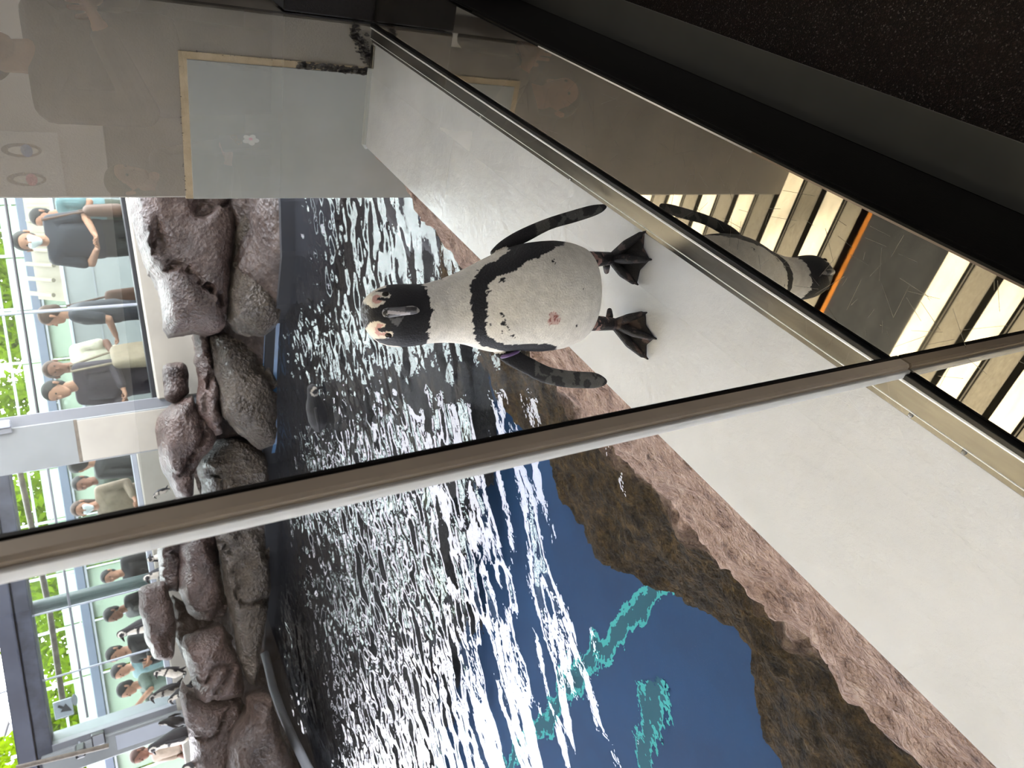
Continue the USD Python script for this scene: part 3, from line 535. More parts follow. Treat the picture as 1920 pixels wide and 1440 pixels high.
TREES = [(19.6, -5.2, 3.2, 1.0), (16.0, -2.9, 2.7, 1.0), (19.4, -0.8, 3.2, 1.1), (16.0, 1.4, 2.9, 1.0), (19.4, 3.7, 2.9, 1.1), (15.8, 5.2, 3.0, 0.95)]
TL = ['bright tree behind the fence, partly hidden by the white wall', 'bright tree behind the fence, above the visitor in the navy shirt', 'bright tree behind the fence, just right of the pale pillar', 'bright tree behind the fence, between the pale pillar and the mullion', 'bright tree behind the fence, just left of the mullion', 'bright tree behind the fence, above the dark green column']
for i, (a, b, h, r) in enumerate(TREES):
    t = thing('leafy_tree', TL[i], 'tree', w(a, b, -0.3), 0.0, 'trees behind the outside fence')
    inv = -w(a, b, -0.3)
    c = cat_mesh([leaves(w(a, b, h * 0.5) + inv, (r * 1.25, r * 1.25, h * 0.6), 9000, 0.085, 90 + i), leaves(w(a - 0.3, b + 0.5, h * 0.25) + inv, (r, r, h * 0.35), 2200, 0.085, 190 + i)])
    obj('crown', c, 'leaf', t, kind='stuff')
    obj('trunk', tube(np.array([[0, 0, 0.02], [0.03, 0.02, h * 0.5], [0.0, 0.08, h * 0.9]]), [0.09, 0.07, 0.03], 8), 'bark', t)

struct('wall_side', box(XW + 0.45, 6.1, 0.46, 0.6, ZF, 2.42), 'cream_wall', label='side wall of the near gallery past the ledge')
# visitor gallery on the near side: enclosing walls (mirrored in the glass) with a poster, added fill lights
mat('tan_wall', (150, 132, 112), (140, 122, 104), rough=0.7, scale=2)
mat('gallery_white', (226, 222, 214), (220, 216, 208), rough=0.7, scale=2)
mat('pearl', (226, 224, 220), rough=0.15); mat('gold', (226, 184, 110), rough=0.2, metal=1.0)
mat('poster_white', (238, 238, 236), rough=0.5); mat('poster_grey', (96, 96, 100), rough=0.5); mat('poster_blue', (96, 150, 214), rough=0.5); mat('poster_pink', (232, 120, 150), rough=0.5)
struct('wall_gallery_end', box(6.0, 6.1, -6.0, 0.46, ZF, 2.42), 'gallery_white', label='white end wall of the near gallery')
struct('added_dark_band', box(5.96, 6.0, -6.0, 0.46, ZF, 0.62, 0.004), 'counter_black', label='added black band on the near gallery end wall that darkens its reflection')  # added so the lower end wall mirrors dark in the pane
struct('wall_gallery_back', box(-6, 6.0, -6.1, -6.0, ZF, 2.42), 'tan_wall', label='tan back wall of the near gallery')
struct('wall_gallery_start', box(-6.1, -6.0, -6.0, 0.30, ZF, 2.42), 'counter_black', label='dark far end of the near gallery behind the camera')
fill_light = UsdLux.RectLight.Define(stage, '/World/added_gallery_fill'); fill_light.CreateWidthAttr(1.2); fill_light.CreateHeightAttr(2.0); fill_light.CreateIntensityAttr(14.0); fill_light.AddTranslateOp().Set(Gf.Vec3d(4.6, -4.0, 2.40))  # added fill light so visitor and end wall show in the glass
fill_light2 = UsdLux.RectLight.Define(stage, '/World/added_gallery_fill_001'); fill_light2.CreateWidthAttr(1.2); fill_light2.CreateHeightAttr(1.2); fill_light2.CreateIntensityAttr(12.0); fill_light2.AddTranslateOp().Set(Gf.Vec3d(-0.6, -4.6, 2.40))  # added fill light behind the camera, brightens the mullion front

# ---------------------------------------------------------------- the penguin in front
def plumage_mat(name, rough, bump, bdist, spec=0.4, coat=0.0):
    raw_mat(name, {'a': ('attribute', {'attribute': 'plumage'}), 't': ('texture_coordinate', {}), 'n': ('noise_texture', {'scale': 260.0, 'detail': 4.0}), 'b': ('bump', {'strength': bump, 'distance': bdist}), 'n2': ('noise_texture', {'scale': 60.0, 'detail': 5.0}),
                   'mr': ('map_range', {'from_min': 0.3, 'from_max': 0.7, 'to_min': 0.86, 'to_max': 1.08}), 'mx': ('vector_math', {'math_type': 'scale'}), 'p': ('principled_bsdf', {'roughness': rough, 'specular_ior_level': spec, 'coat_weight': coat})},
            [('t.object', 'n.vector'), ('t.object', 'n2.vector'), ('n2.fac', 'mr.value'), ('a.color', 'mx.vector1'), ('mr.result', 'mx.scale'), ('mx.vector', 'p.base_color'), ('n.fac', 'b.height'), ('b.normal', 'p.normal')], 'p.BSDF')
plumage_mat('feather', 0.62, 0.5, 0.004, 0.3)
plumage_mat('beak_horn', 0.35, 0.3, 0.002, 0.5)
mat('wet_skin', (34, 31, 31), (74, 62, 58), rough=0.22, rough2=0.4, scale=55, bump=0.8, bscale=220, bdist=0.003, spec=0.6, world=False, ramp=(0.45, 0.75))
mat('eye_dark', (24, 14, 12), rough=0.08)
mat('band_purple', (92, 70, 120), rough=0.3); mat('claw', (20, 19, 19), rough=0.3)
mat('skin_pink', (176, 118, 110), (140, 92, 84), rough=0.6, scale=60)
PF = np.array([0.969, 0.623, 0.0]); FW = -PF / np.linalg.norm(PF[:2]); UU = np.array([FW[1], -FW[0], 0.0])
if np.dot(UU, EB) < 0: UU = -UU
def pq(px, py, d=0.0): return hit(px, py, FW, np.dot(FW, PF) + d)         # a point on the penguin's own upright plane, d in front of it
def pz3(zx, zy, d=0.0): return pq(640 + zx / 3, 360 + zy / 3, d)
def loft(rings, cap=True):
    R = np.asarray(rings); n, k = R.shape[:2]; V = R.reshape(-1, 3); f = []
    for i in range(n - 1):
        j = np.arange(k); j2 = (j + 1) % k; f.append(np.stack([i * k + j, i * k + j2, (i + 1) * k + j2], 1)); f.append(np.stack([i * k + j, (i + 1) * k + j2, (i + 1) * k + j], 1))
    V = np.vstack([V, R[0].mean(0), R[-1].mean(0)]); j = np.arange(k); j2 = (j + 1) % k
    f.append(np.stack([np.full(k, n * k), j2, j], 1)); f.append(np.stack([np.full(k, n * k + 1), (n - 1) * k + j, (n - 1) * k + j2], 1))
    m = trimesh.Trimesh(V, np.vstack(f), process=False)
    if m.volume < 0: m.invert()
    return m
def to_man(m): return m3.Manifold(m3.Mesh(np.asarray(m.vertices, np.float32), np.asarray(m.faces, np.uint32)))
# silhouette rows of the body: (row, upper edge, lower edge) and depth as a share of half width, and forward shift
ROWS = [(112, 640, 690, 1.5, .012), (120, 612, 728, 1.35, .012), (135, 588, 770, 1.2, .011), (150, 574, 793, 1.12, .010), (175, 556, 822, 1.06, .009), (200, 542, 842, 1.03, .008), (250, 525, 865, 1.0, .007), (300, 520, 873, .98, .006), (350, 519, 872, .96, .005), (400, 519, 867, .94, .004), (450, 518, 859, .92, .003),
        (500, 506, 852, .92, .002), (550, 492, 849, .92, .0), (600, 472, 848, .92, .0), (650, 452, 852, .92, .0), (700, 428, 860, .91, .0), (750, 402, 874, .9, .0), (800, 375, 890, .9, .002), (850, 350, 900, .9, .004), (900, 326, 899, .9, .006), (950, 308, 894, .9, .008), (1000, 295, 893, .9, .010), (1050, 287, 897, .9, .011), (1100, 282, 898, .9, .012),
        (1150, 280, 893, .9, .012), (1200, 284, 885, .9, .012), (1250, 292, 870, .88, .010), (1290, 303, 853, .85, .008), (1330, 316, 830, .8, .004), (1360, 335, 805, .72, .0), (1380, 365, 775, .6, -.004), (1392, 420, 720, .45, -.008)]
th = np.linspace(0, 2 * np.pi, 48, endpoint=False)
R0 = np.array(ROWS); rr = np.linspace(0, 1, 90); ku = np.linspace(0, 1, len(R0))
from scipy.interpolate import PchipInterpolator
kx = (R0[:, 0] - R0[0, 0]) / (R0[-1, 0] - R0[0, 0]); RI = PchipInterpolator(kx, R0)(rr ** 1.0)
rings = []
for zx, ya, yb, dr, df in RI:
    A, B = pz3(zx, ya), pz3(zx, yb); C = (A + B) / 2 + FW * df; H = (B - A) / 2; hw = np.linalg.norm(H)
    rings.append(C + np.cos(th)[:, None] * H + np.sin(th)[:, None] * FW * hw * dr)
body = to_man(loft(rings))
def flip(pairs, d0, d1, thick):
    out = []; n = len(pairs); g = np.linspace(0, 2 * np.pi, 20, endpoint=False)
    PP = PchipInterpolator(np.linspace(0, 1, n), np.array(pairs).reshape(n, 4))(np.linspace(0, 1, 28))
    for i, (x0, y0_, x1, y1_) in enumerate(PP):
        t = i / 27; d = d0 + (d1 - d0) * t; A, B = pz3(x0, y0_, d), pz3(x1, y1_, d); H = (B - A) / 2
        out.append((A + B) / 2 + np.cos(g)[:, None] * H + np.sin(g)[:, None] * FW * thick * (1.3 - 0.8 * t))
    return to_man(loft(out))
FL1 = [((840, 335), (900, 420)), ((880, 290), (960, 350)), ((930, 253), (1010, 300)), ((1000, 214), (1065, 270)), ((1150, 150), (1185, 208)), ((1300, 103), (1325, 168)), ((1420, 72), (1435, 130)), ((1470, 68), (1468, 112)), ((1487, 80), (1486, 92))]
FL2 = [((850, 890), (960, 840)), ((880, 930), (985, 880)), ((930, 968), (1015, 905)), ((1020, 1015), (1075, 937)), ((1150, 1078), (1185, 988)), ((1300, 1103), (1310, 1008)), ((1410, 1105), (1415, 1014)), ((1470, 1092), (1465, 1033)), ((1490, 1075), (1487, 1055))]
f1 = flip(FL1, -0.005, 0.012, 0.008); f2 = flip(FL2, -0.005, 0.012, 0.008)
def fz(X, Y, z): return at_z(1080 + X / 5.333, 420 + Y / 5.333, z)
def foot_parts(leg_top, ankle, tips, hallux, inner):
    ms = [hullof([(pq(*leg_top[0], -0.01), leg_top[1]), (fz(*ankle, 0.034), 0.0135)]), hullof([(fz(*ankle, 0.034), 0.0135), (fz(ankle[0] + 55, ankle[1] + inner, 0.02), 0.012)])]
    a = fz(ankle[0] + 25, ankle[1], 0.022); T = [fz(*q, 0.007) for q in tips]
    for q in T:
        k = a + (q - a) * 0.55 + np.array([0, 0, 0.007]); ms += [hullof([(a, 0.0115), (k, 0.0095)]), hullof([(k, 0.0095), (a + (q - a) * 0.88, 0.0062)]), hullof([(a + (q - a) * 0.85, 0.0055), (q - np.array([0, 0, 0.004]), 0.0018)])]
    for p, q in ((0, 1), (1, 2)):
        m_ = (T[p] + T[q]) / 2; ms.append(hullof([(a, 0.005), (a + (T[p] - a) * 0.93 - [0, 0, .004], 0.0026), (a + (m_ - a) * 0.82 - [0, 0, .005], 0.0024)])); ms.append(hullof([(a, 0.005), (a + (T[q] - a) * 0.93 - [0, 0, .004], 0.0026), (a + (m_ - a) * 0.82 - [0, 0, .005], 0.0024)]))
    ms.append(hullof([(fz(ankle[0] - 30, ankle[1] + hallux[1] * 0.55, 0.03), 0.008), (fz(ankle[0] - 30 + hallux[0], ankle[1] + hallux[1], 0.022), 0.0055)]))
    return m3.Manifold.batch_boolean(ms, m3.OpType.Add)
foot1 = foot_parts(((1100, 487), 0.017), (335, 345), [(682, 74), (737, 357), (602, 607)], (0, 130), 0)
foot2 = foot_parts(((1103, 605), 0.017), (365, 1000), [(690, 888), (785, 1150), (702, 1352)], (0, -135), 20)
tail = hullof([(PF + FW * -0.04 + [0, 0, 0.15], 0.03), (PF + FW * -0.10 + [0, 0, 0.075], 0.012)])
full = m3.Manifold.batch_boolean([body, f1, f2, foot1, foot2, tail], m3.OpType.Add).refine_to_length(0.003)
bm = tri(full); bm = trimesh.Trimesh(bm.vertices, bm.faces, process=True)
trimesh.smoothing.filter_taubin(bm, 0.5, 0.5, 6)
V = np.array(bm.vertices); NV = np.array(bm.vertex_normals)
toc = EYE - V; toc /= np.linalg.norm(toc, axis=1, keepdims=True); fac = (NV * toc).sum(1)
uv = project(V); Z = np.stack([(uv[:, 0] - 640) * 3, (uv[:, 1] - 360) * 3], 1)
VJ = V * np.array([240, 240, 60]); jit = np.stack([(fbm(VJ, 2, 5) - 0.5) * 52, (fbm(VJ + 9, 2, 6) - 0.5) * 14], 1)
Zj = Z + jit
def inside(poly, q): return shapely.contains(Polygon(poly).buffer(0), shapely.points(q))
hz = lambda X, Y: ((670 + X / 10.667 - 640) * 3, (525 + Y / 10.667 - 360) * 3)
WHITE, BLACK, GREY, PINK = lin((230, 226, 216)), lin((26, 26, 30)), lin((84, 84, 82)), lin((206, 160, 150))
col = np.tile(WHITE, (len(V), 1))
col[(fac < -0.12)] = BLACK
HEADP = [(60, 500), (300, 480), (440, 505), (470, 530), (488, 580), (503, 640), (512, 690), (500, 750), (488, 800), (486, 860), (400, 890), (60, 900)]
BANDP = [(1260, 262), (1245, 296), (1190, 322), (1150, 345), (1090, 378), (1050, 390), (985, 440), (950, 452), (905, 468), (870, 478), (838, 512), (820, 560), (815, 600), (822, 650), (822, 700), (812, 745), (815, 785), (845, 822), (900, 848), (950, 860), (1050, 856), (1150, 852), (1205, 868), (1210, 930), (980, 930), (905, 895), (860, 880), (800, 868), (755, 830), (745, 780), (742, 720), (735, 640), (722, 580), (722, 525), (745, 480), (790, 425), (830, 402), (880, 384), (920, 350), (940, 330), (930, 262)]
EDGEP = [(560, 500), (590, 462), (640, 440), (700, 415), (750, 395), (800, 372), (860, 338), (860, 300), (700, 360), (560, 440)]
col[inside(BANDP, Zj)] = BLACK; col[inside(EDGEP, Zj)] = BLACK; hd = inside(HEADP, Zj); col[hd] = BLACK
P_UP = [hz(*p) for p in [(60, 420), (150, 330), (290, 240), (450, 240), (620, 250), (675, 300), (640, 350), (600, 360), (480, 345), (400, 360), (400, 400), (480, 415), (580, 430), (540, 470), (440, 510), (380, 555), (290, 560), (230, 510), (110, 470)]]
P_LO = [hz(*p) for p in [(330, 825), (440, 828), (570, 900), (540, 935), (420, 970), (410, 1000), (480, 1050), (600, 1030), (680, 1030), (720, 1080), (690, 1130), (560, 1170), (400, 1172), (240, 1175), (130, 1010), (200, 930), (250, 870)]]
K_UP = [hz(*p) for p in [(300, 330), (380, 290), (500, 330), (390, 362), (395, 402), (490, 420), (420, 480), (350, 475), (300, 420)]]
K_LO = [hz(*p) for p in [(400, 860), (480, 870), (550, 905), (420, 965), (410, 1010), (470, 1060), (610, 1040), (540, 1110), (420, 1120), (360, 1060), (350, 980)]]
Zs = Z + jit * 0.12; front = fac > -0.05
for pg_, c_ in ((P_UP, WHITE), (P_LO, lin((238, 226, 208))), (K_UP, PINK), (K_LO, PINK)): col[inside(pg_, Zs) & front] = c_
for pts_ in ([(300, 1150), (450, 1255), (610, 1308), (860, 1330), (860, 1600), (200, 1600), (180, 1200)], [(190, 350), (310, 255), (430, 195), (580, 150), (580, 0), (60, 0), (60, 330)]):
    col[inside([hz(*p) for p in pts_], Zs) & (fac > -0.3)] = WHITE
crown = inside([hz(*p) for p in [(0, 440), (150, 440), (250, 560), (230, 820), (160, 920), (0, 920)]], Zs) & (fbm(V * np.array([420, 420, 160]), 2, 31) > 0.56); col[crown] = lin((112, 116, 126))
MOUTH = [hz(*p) for p in [(640, 770), (740, 760), (930, 730), (860, 850), (820, 920), (800, 930), (690, 850)]]
col[inside(MOUTH, Zs)] = lin((104, 104, 106))
for (x, y, r) in [(905, 690, 9), (918, 738, 13), (940, 762, 11), (900, 792, 8), (966, 810, 10), (842, 745, 8), (1192, 388, 8), (1200, 400, 6), (910, 495, 12), (1360, 545, 5), (1318, 755, 7), (838, 560, 8), (930, 720, 6)]:
    col[(np.hypot(Zj[:, 0] - x, (Zj[:, 1] - y) * 0.8) < r) & (fac > 0)] = BLACK
wound = np.hypot((Zj[:, 0] - 1190), (Zj[:, 1] - 712) * 0.9) < 34
col[wound & (fac > 0)] = lin((206, 176, 166)) ; col[wound & (fbm(V * 330, 2, 8) > 0.6)] = lin((150, 96, 90))
iv = fbm(V * 55, 3, 9)
# flippers, tail and feet by nearest source
def near(man, tol):
    q = trimesh.proximity.ProximityQuery(tri(man)); lo, hi = tri(man).bounds; k = ((V > lo - tol) & (V < hi + tol)).all(1); o = np.zeros(len(V), bool); i = np.nonzero(k)[0]
    if len(i): o[i] = np.abs(q.signed_distance(V[i])) < tol
    return o
body_t = tri(body); inb = np.zeros(len(V), bool); qb = trimesh.proximity.ProximityQuery(body_t); inb = np.abs(qb.signed_distance(V)) < 0.003
for man, sgn in ((f1, 1), (f2, -1)):
    k = near(man, 0.003) & ~inb
    mott = fbm(V[k] * 45, 4, 12); c_ = np.where((mott > 0.5)[:, None], lin((40, 40, 42)), GREY); base = (Z[k][:, 0] < 1090)[:, None]; c_ = np.where(base, BLACK, c_); col[k] = np.where((fac[k] > -0.05)[:, None], c_, BLACK)
fk = (near(foot1, 0.003) | near(foot2, 0.003)) & ~inb; col[fk] = np.where((fbm(V[fk] * 60, 3, 14) > 0.6)[:, None], lin((74, 60, 56)), lin((26, 24, 25)))
ankle_k = fk & (V[:, 2] > 0.062); col[ankle_k & (fbm(V * 70, 2, 15) > 0.55)] = lin((150, 116, 108))
pen = thing('penguin', 'black-banded white penguin standing upright on the cream ledge, facing the camera', 'penguin', PF)
def local(m): m = m.copy(); m.apply_translation(-PF); return m
obj('body', local(bm), 'feather', pen, smooth=True, colors=col)
# beak, eyes, band
hb = lambda X, Y: (670 + X / 10.667, 525 + Y / 10.667)
bk = [(470, 650, .040, 56), (540, 655, .047, 96), (640, 655, .053, 108), (760, 640, .058, 100), (880, 630, .062, 92), (1000, 610, .066, 88), (1100, 603, .068, 90), (1190, 606, .068, 66), (1242, 614, .063, 24)]
br = []; g = np.linspace(0, 2 * np.pi, 24, endpoint=False)
for X, Y, d, hw in bk:
    C = pq(*hb(X, Y), d); E_ = pq(*hb(X, Y + hw), d); H = E_ - C; s = np.linalg.norm(H)
    nrm = _unit(FW + np.array([0, 0, 0.75])); br.append(C + np.cos(g)[:, None] * H + np.sin(g)[:, None] * nrm * s * (0.72 + 0.22 * np.maximum(np.sin(g), 0))[:, None])
bmk = loft(br); mk = to_man(bmk).refine_to_length(0.002); bmk = tri(mk); bv = np.array(bmk.vertices); bu = project(bv); bX, bY = (bu[:, 0] - 670) * 10.667, (bu[:, 1] - 525) * 10.667
bc = np.tile(lin((92, 92, 96)), (len(bv), 1)); k = fbm(bv * 190, 3, 3)
bc[(bX > 960) & (bY < 620)] = lin((50, 48, 52)); bc[bX < 640] = np.where((k[bX < 640] > 0.5)[:, None], lin((150, 152, 158)), lin((30, 30, 34))); lt = (np.abs(bY - 640 - 0.1 * (bX - 600)) < 34) & (bX > 600) & (bX < 1060); bc[lt] = lin((176, 172, 176)); bc[(bX > 1195) | ((np.abs(bY - 515) < 20) & (bX > 980))] = lin((150, 150, 146))
obj('beak', local(bmk), 'beak_horn', pen, smooth=True, colors=bc)
bmr = trimesh.Trimesh(bm.vertices, bm.faces, process=False)
for X, Y in ((565, 303), (625, 1092)):
    o_ = EYE; d_ = _unit(ray(*hb(X, Y))); loc, _, _ = bmr.ray.intersects_location([o_], [d_]); p_ = loc[np.argmin(np.linalg.norm(loc - o_, axis=1))]
    obj('eye', local(ball(0.0062, p_ - d_ * -0.0035, 3)), 'eye_dark', pen, smooth=True)
fbp = [pz3(905, 925, 0.0), pz3(985, 893, 0.0)]; bc_ = (fbp[0] + fbp[1]) / 2; bh = (fbp[1] - fbp[0]) / 2; ax = _unit(pz3(1000, 960) - pz3(900, 905))
ringp = [bc_ + np.cos(t) * bh * 1.12 + np.sin(t) * FW * 0.014 for t in np.linspace(0, 2 * np.pi, 33)]
obj('flipper_band', local(tube(np.array(ringp), 0.0035, 8, caps=False)), 'band_purple', pen, smooth=True, label='purple and silver band round the flipper')

# ---------------------------------------------------------------- people
def person_colours():
    for n_, c in (('skin', (166, 120, 98)), ('skin_shade', (120, 82, 66)), ('hair_black', (22, 20, 20)), ('hair_brown', (66, 44, 32)), ('mask_white', (214, 220, 224)), ('teal_cloth', (92, 122, 128)), ('olive_cloth', (48, 54, 40)), ('navy_cloth', (26, 30, 44)), ('black_cloth', (20, 21, 24)), ('beige_cloth', (206, 200, 182)),
                  ('greyblue_cloth', (128, 140, 148)), ('plum_cloth', (48, 38, 50)), ('tan_cloth', (138, 122, 104)), ('greygreen_cloth', (86, 100, 92)), ('brown_leather', (86, 58, 46)), ('white_cloth', (206, 208, 206)), ('shoe_dark', (28, 26, 26)), ('paper', (212, 214, 192)), ('phone_black', (16, 16, 18)), ('eye_black', (18, 14, 12))):
        mat(n_, c, tuple(int(x * 0.88) for x in c), rough=0.75, scale=14, world=False)
person_colours()
def bone(a, b, ra, rb): return hullof([(np.asarray(a, float), ra), (np.asarray(b, float), rb)], 14)
def union(ms): return m3.Manifold.batch_boolean(ms, m3.OpType.Add)
def soft(man, n=6, L=0.03):
    t = tri(man.refine_to_length(L)); t = trimesh.Trimesh(t.vertices, t.faces, process=True); trimesh.smoothing.filter_taubin(t, 0.5, 0.52, n); return t
def hand(wr, fwd, side, up, s):
    """palm, four unequal curled fingers and a thumb, from the wrist along fwd."""
    f, sd, u = map(_unit, (fwd, side, up)); P = lambda a, b, c: np.asarray(wr) + s * (a * f + b * sd + c * u)
    ms = [hullof([(P(0.0, 0, 0), .022 * s), (P(.075, .03, 0), .013 * s), (P(.08, -.028, 0), .013 * s)], 12)]
    for k, (o, L) in enumerate(((.03, .068), (.011, .078), (-.01, .073), (-.029, .056))):
        a, b_, c = P(.08, o, 0), P(.08 + L * .5, o * 1.05, .012), P(.08 + L * .75, o * 1.05, .034); ms += [hullof([(a, .009 * s), (b_, .0085 * s)], 10), hullof([(b_, .0085 * s), (c, .0072 * s)], 10)]
    ms += [hullof([(P(.02, .03, 0), .012 * s), (P(.05, .058, .014), .010 * s)], 10), hullof([(P(.05, .058, .014), .010 * s), (P(.078, .06, .03), .0085 * s)], 10)]
    return union(ms)
def person(label, head, face, shirt, trousers, hair, arms='down', h=None, group=None, mask=False, long_hair=False, skin='skin', tilt=0.0, sleeves='short', floor=ZG, base=None, held=None, bag=None, stride=0.0):
    """head: world point of the head's centre; face: heading in radians; everything is sized from the head's height above the floor."""
    H = (head[2] - floor) / 1.575; s = H
    t = thing('person', label, 'person', (head[0], head[1], floor), face, group)
    hd = np.array([0.05 * tilt, 0, 1.575]); nk = np.array([-0.005, 0, 1.40]); ch = np.array([0, 0, 1.27]); wa = np.array([0.0, 0, 1.06]); pe = np.array([-0.005, 0, 0.93])
    sh_ = {k: np.array([-0.01, k * 0.175, 1.365]) for k in (1, -1)}; hp = {k: np.array([0, k * 0.085, 0.90]) for k in (1, -1)}; kn = {k: np.array([0.02 + stride * k * 0.12, k * 0.09, 0.48]) for k in (1, -1)}; an = {k: np.array([-0.01 + stride * k * 0.2, k * 0.095, 0.08]) for k in (1, -1)}
    el, wr = {}, {}
    for k in (1, -1):
        if arms == 'phone' or (arms == 'one' and k == 1): el[k], wr[k] = np.array([0.06, k * 0.225, 1.10]), np.array([0.27, k * 0.055, 1.21])
        elif arms == 'up': el[k], wr[k] = np.array([0.20, k * 0.24, 1.30]), np.array([0.30, k * 0.07, 1.50])
        elif arms == 'hold': el[k], wr[k] = np.array([0.04, k * 0.225, 1.08]), np.array([0.24, k * 0.08, 1.03])
        else: el[k], wr[k] = np.array([-0.02, k * 0.225, 1.09]), np.array([0.05, k * 0.235, 0.86])
    S = lambda p: np.asarray(p, float) * s
    B = lambda a, b, ra, rb: bone(S(a), S(b), ra * s, rb * s)
    skull = [hullof([(S(hd + [-.012, 0, .028]), .088 * s), (S(hd + [.018, 0, .03]), .082 * s), (S(hd + [.045, 0, -.075]), .042 * s)], 18), hullof([(S(hd + [.093, 0, -.002]), .009 * s), (S(hd + [.102, 0, -.026]), .013 * s)], 10), bone(S(hd + [.07, -.02, -.062]), S(hd + [.07, .02, -.062]), .014 * s, .014 * s)]
    for k in (1, -1): skull.append(hullof([(S(hd + [-.012, k * .088, .012]), .016 * s), (S(hd + [-.006, k * .088, -.022]), .010 * s)], 10))
    ms = skull + [B(hd + [-.02, 0, -.04], nk, .052, .058), hullof([(S(sh_[1]), .055 * s), (S(sh_[-1]), .055 * s), (S(ch), .11 * s)], 16), hullof([(S(ch + [0, .06, 0]), .1 * s), (S(ch - [0, .06, 0]), .1 * s), (S(wa + [0, .05, 0]), .088 * s), (S(wa - [0, .05, 0]), .088 * s)], 16), hullof([(S(wa + [0, .05, 0]), .088 * s), (S(wa - [0, .05, 0]), .088 * s), (S(pe + [0, .07, 0]), .1 * s), (S(pe - [0, .07, 0]), .1 * s)], 16)]
    for k in (1, -1):
        ms += [B(sh_[k], el[k], .05, .04), B(el[k], wr[k], .04, .027), B(hp[k], kn[k], .085, .055), B(kn[k], an[k], .054, .036), hullof([(S(an[k]), .036 * s), (S(an[k] + [.13, 0, -.045]), .026 * s), (S(an[k] + [-.05, 0, -.045]), .03 * s)], 12)]
        f = _unit(wr[k] - el[k]); u = np.array([0, 0, 1.0]) if abs(f[2]) < 0.8 else np.array([1.0, 0, 0]); ms.append(hand(S(wr[k]), f, np.cross(u, f) * -k, u, s))
    obj('body', soft(union(ms), 4, 0.03), skin, t, smooth=True)
    # hair: a cap over skull, open at the face
    cap = union([hullof([(S(hd + [-.02, 0, .036]), .096 * s), (S(hd + [.012, 0, .042]), .087 * s)], 18), hullof([(S(hd + [-.05, 0, -.03]), .07 * s), (S(hd + [-.02, 0, .03]), .092 * s)], 16)] + ([hullof([(S(hd + [-.05, .03, 0]), .07 * s), (S(hd + [-.05, -.03, 0]), .07 * s), (S(hd + [-.05, 0, -.24]), .05 * s)], 14)] if long_hair else []))
    cutter = hullof([(S(hd + [.12, .05, .03]), .055 * s), (S(hd + [.12, -.05, .03]), .055 * s), (S(hd + [.1, 0, -.12]), .09 * s)], 14)
    obj('hair', soft(cap - cutter, 3, 0.02), hair, t, smooth=True)
    for k in (1, -1): obj('eye', ball(.0085 * s, S(hd + [.088, k * .032, .008]), 1), 'eye_black', t)
    if mask: obj('mask', soft(hullof([(S(hd + [.07, .03, -.03]), .035 * s), (S(hd + [.07, -.03, -.03]), .035 * s), (S(hd + [.095, 0, -.03]), .018 * s), (S(hd + [.06, 0, -.085]), .036 * s)], 14), 2, 0.02), 'mask_white', t, smooth=True)
    g = .016
    sm = [hullof([(S(sh_[1]), (.058 + g * .6) * s), (S(sh_[-1]), (.058 + g * .6) * s), (S(ch), (.11 + g) * s)], 16) , hullof([(S(ch + [0, .06, 0]), (.1 + g) * s), (S(ch - [0, .06, 0]), (.1 + g) * s), (S(pe + [0, .075, .06]), (.1 + g * 1.3) * s), (S(pe - [0, .075, -.06]), (.1 + g * 1.3) * s)], 16)]
    for k in (1, -1):
        e = el[k] if sleeves == 'long' else sh_[k] + (el[k] - sh_[k]) * 0.75
        sm.append(B(sh_[k], e, .05 + g, .046 + g * (0.7 if sleeves == 'long' else 1.2)))
        if sleeves == 'long': sm.append(B(el[k], wr[k] + (el[k] - wr[k]) * .12, .04 + g, .032 + g * .7))
    obj('shirt', soft(union(sm), 4, 0.035), shirt, t, smooth=True)
    tm = [hullof([(S(pe + [0, .07, .04]), (.1 + .012) * s), (S(pe + [0, -.07, .04]), (.1 + .012) * s), (S(hp[1]), .1 * s), (S(hp[-1]), .1 * s)], 16)]
    for k in (1, -1): tm += [B(hp[k], kn[k], .1, .072), B(kn[k], an[k] + [0, 0, .03], .07, .058)]
    obj('trousers', soft(union(tm), 4, 0.04), trousers, t, smooth=True)
    for k in (1, -1): obj('shoe', tri(hullof([(S(an[k] + [0, 0, -.035]), .044 * s), (S(an[k] + [.14, 0, -.048]), .031 * s), (S(an[k] + [-.05, 0, -.046]), .033 * s)], 12)), 'shoe_dark', t, smooth=40)
    if held == 'phone':
        c = S((wr[1] + wr[-1]) / 2 + [.10, 0, .03]) if arms in ('phone', 'up') else S(wr[1] + [.1, 0, .03]); obj('phone', box(c[0] - .006, c[0] + .006, c[1] - .04, c[1] + .04, c[2] - .075, c[2] + .075, .005), 'phone_black', t)
    if held == 'paper':
        c = S((wr[1] + wr[-1]) / 2 + [.10, 0, -.05]); obj('leaflet', box(c[0], c[0] + .004, c[1] - .09, c[1] + .09, c[2] - .16, c[2] + .08), 'paper', t)
    if bag:
        k, m_, drop = bag; c = np.array([-.02, k * .27, 1.02 - drop])
        obj('bag', soft(hullof([(S(c + [.12, 0, .12]), .05 * s), (S(c + [-.12, 0, .12]), .05 * s), (S(c + [.13, 0, -.14]), .06 * s), (S(c + [-.13, 0, -.14]), .06 * s)], 12), 3, 0.04), m_, t, smooth=True)
        obj('bag_strap', tube(np.array([S(c + [.1, 0, .15]), S(sh_[k] + [.05, k * .02, .07]), S(sh_[k] + [-.05, k * .02, .07]), S(c + [-.1, 0, .15])]), .012 * s, 6), m_, t)
    return t
TOCAM = AZ + math.pi
GP1, GP2 = 'visitors behind the far window right of the pillar', 'visitors behind the far window left of the pillar'
def hp_(x, y, a): return at_a(x, y, a)
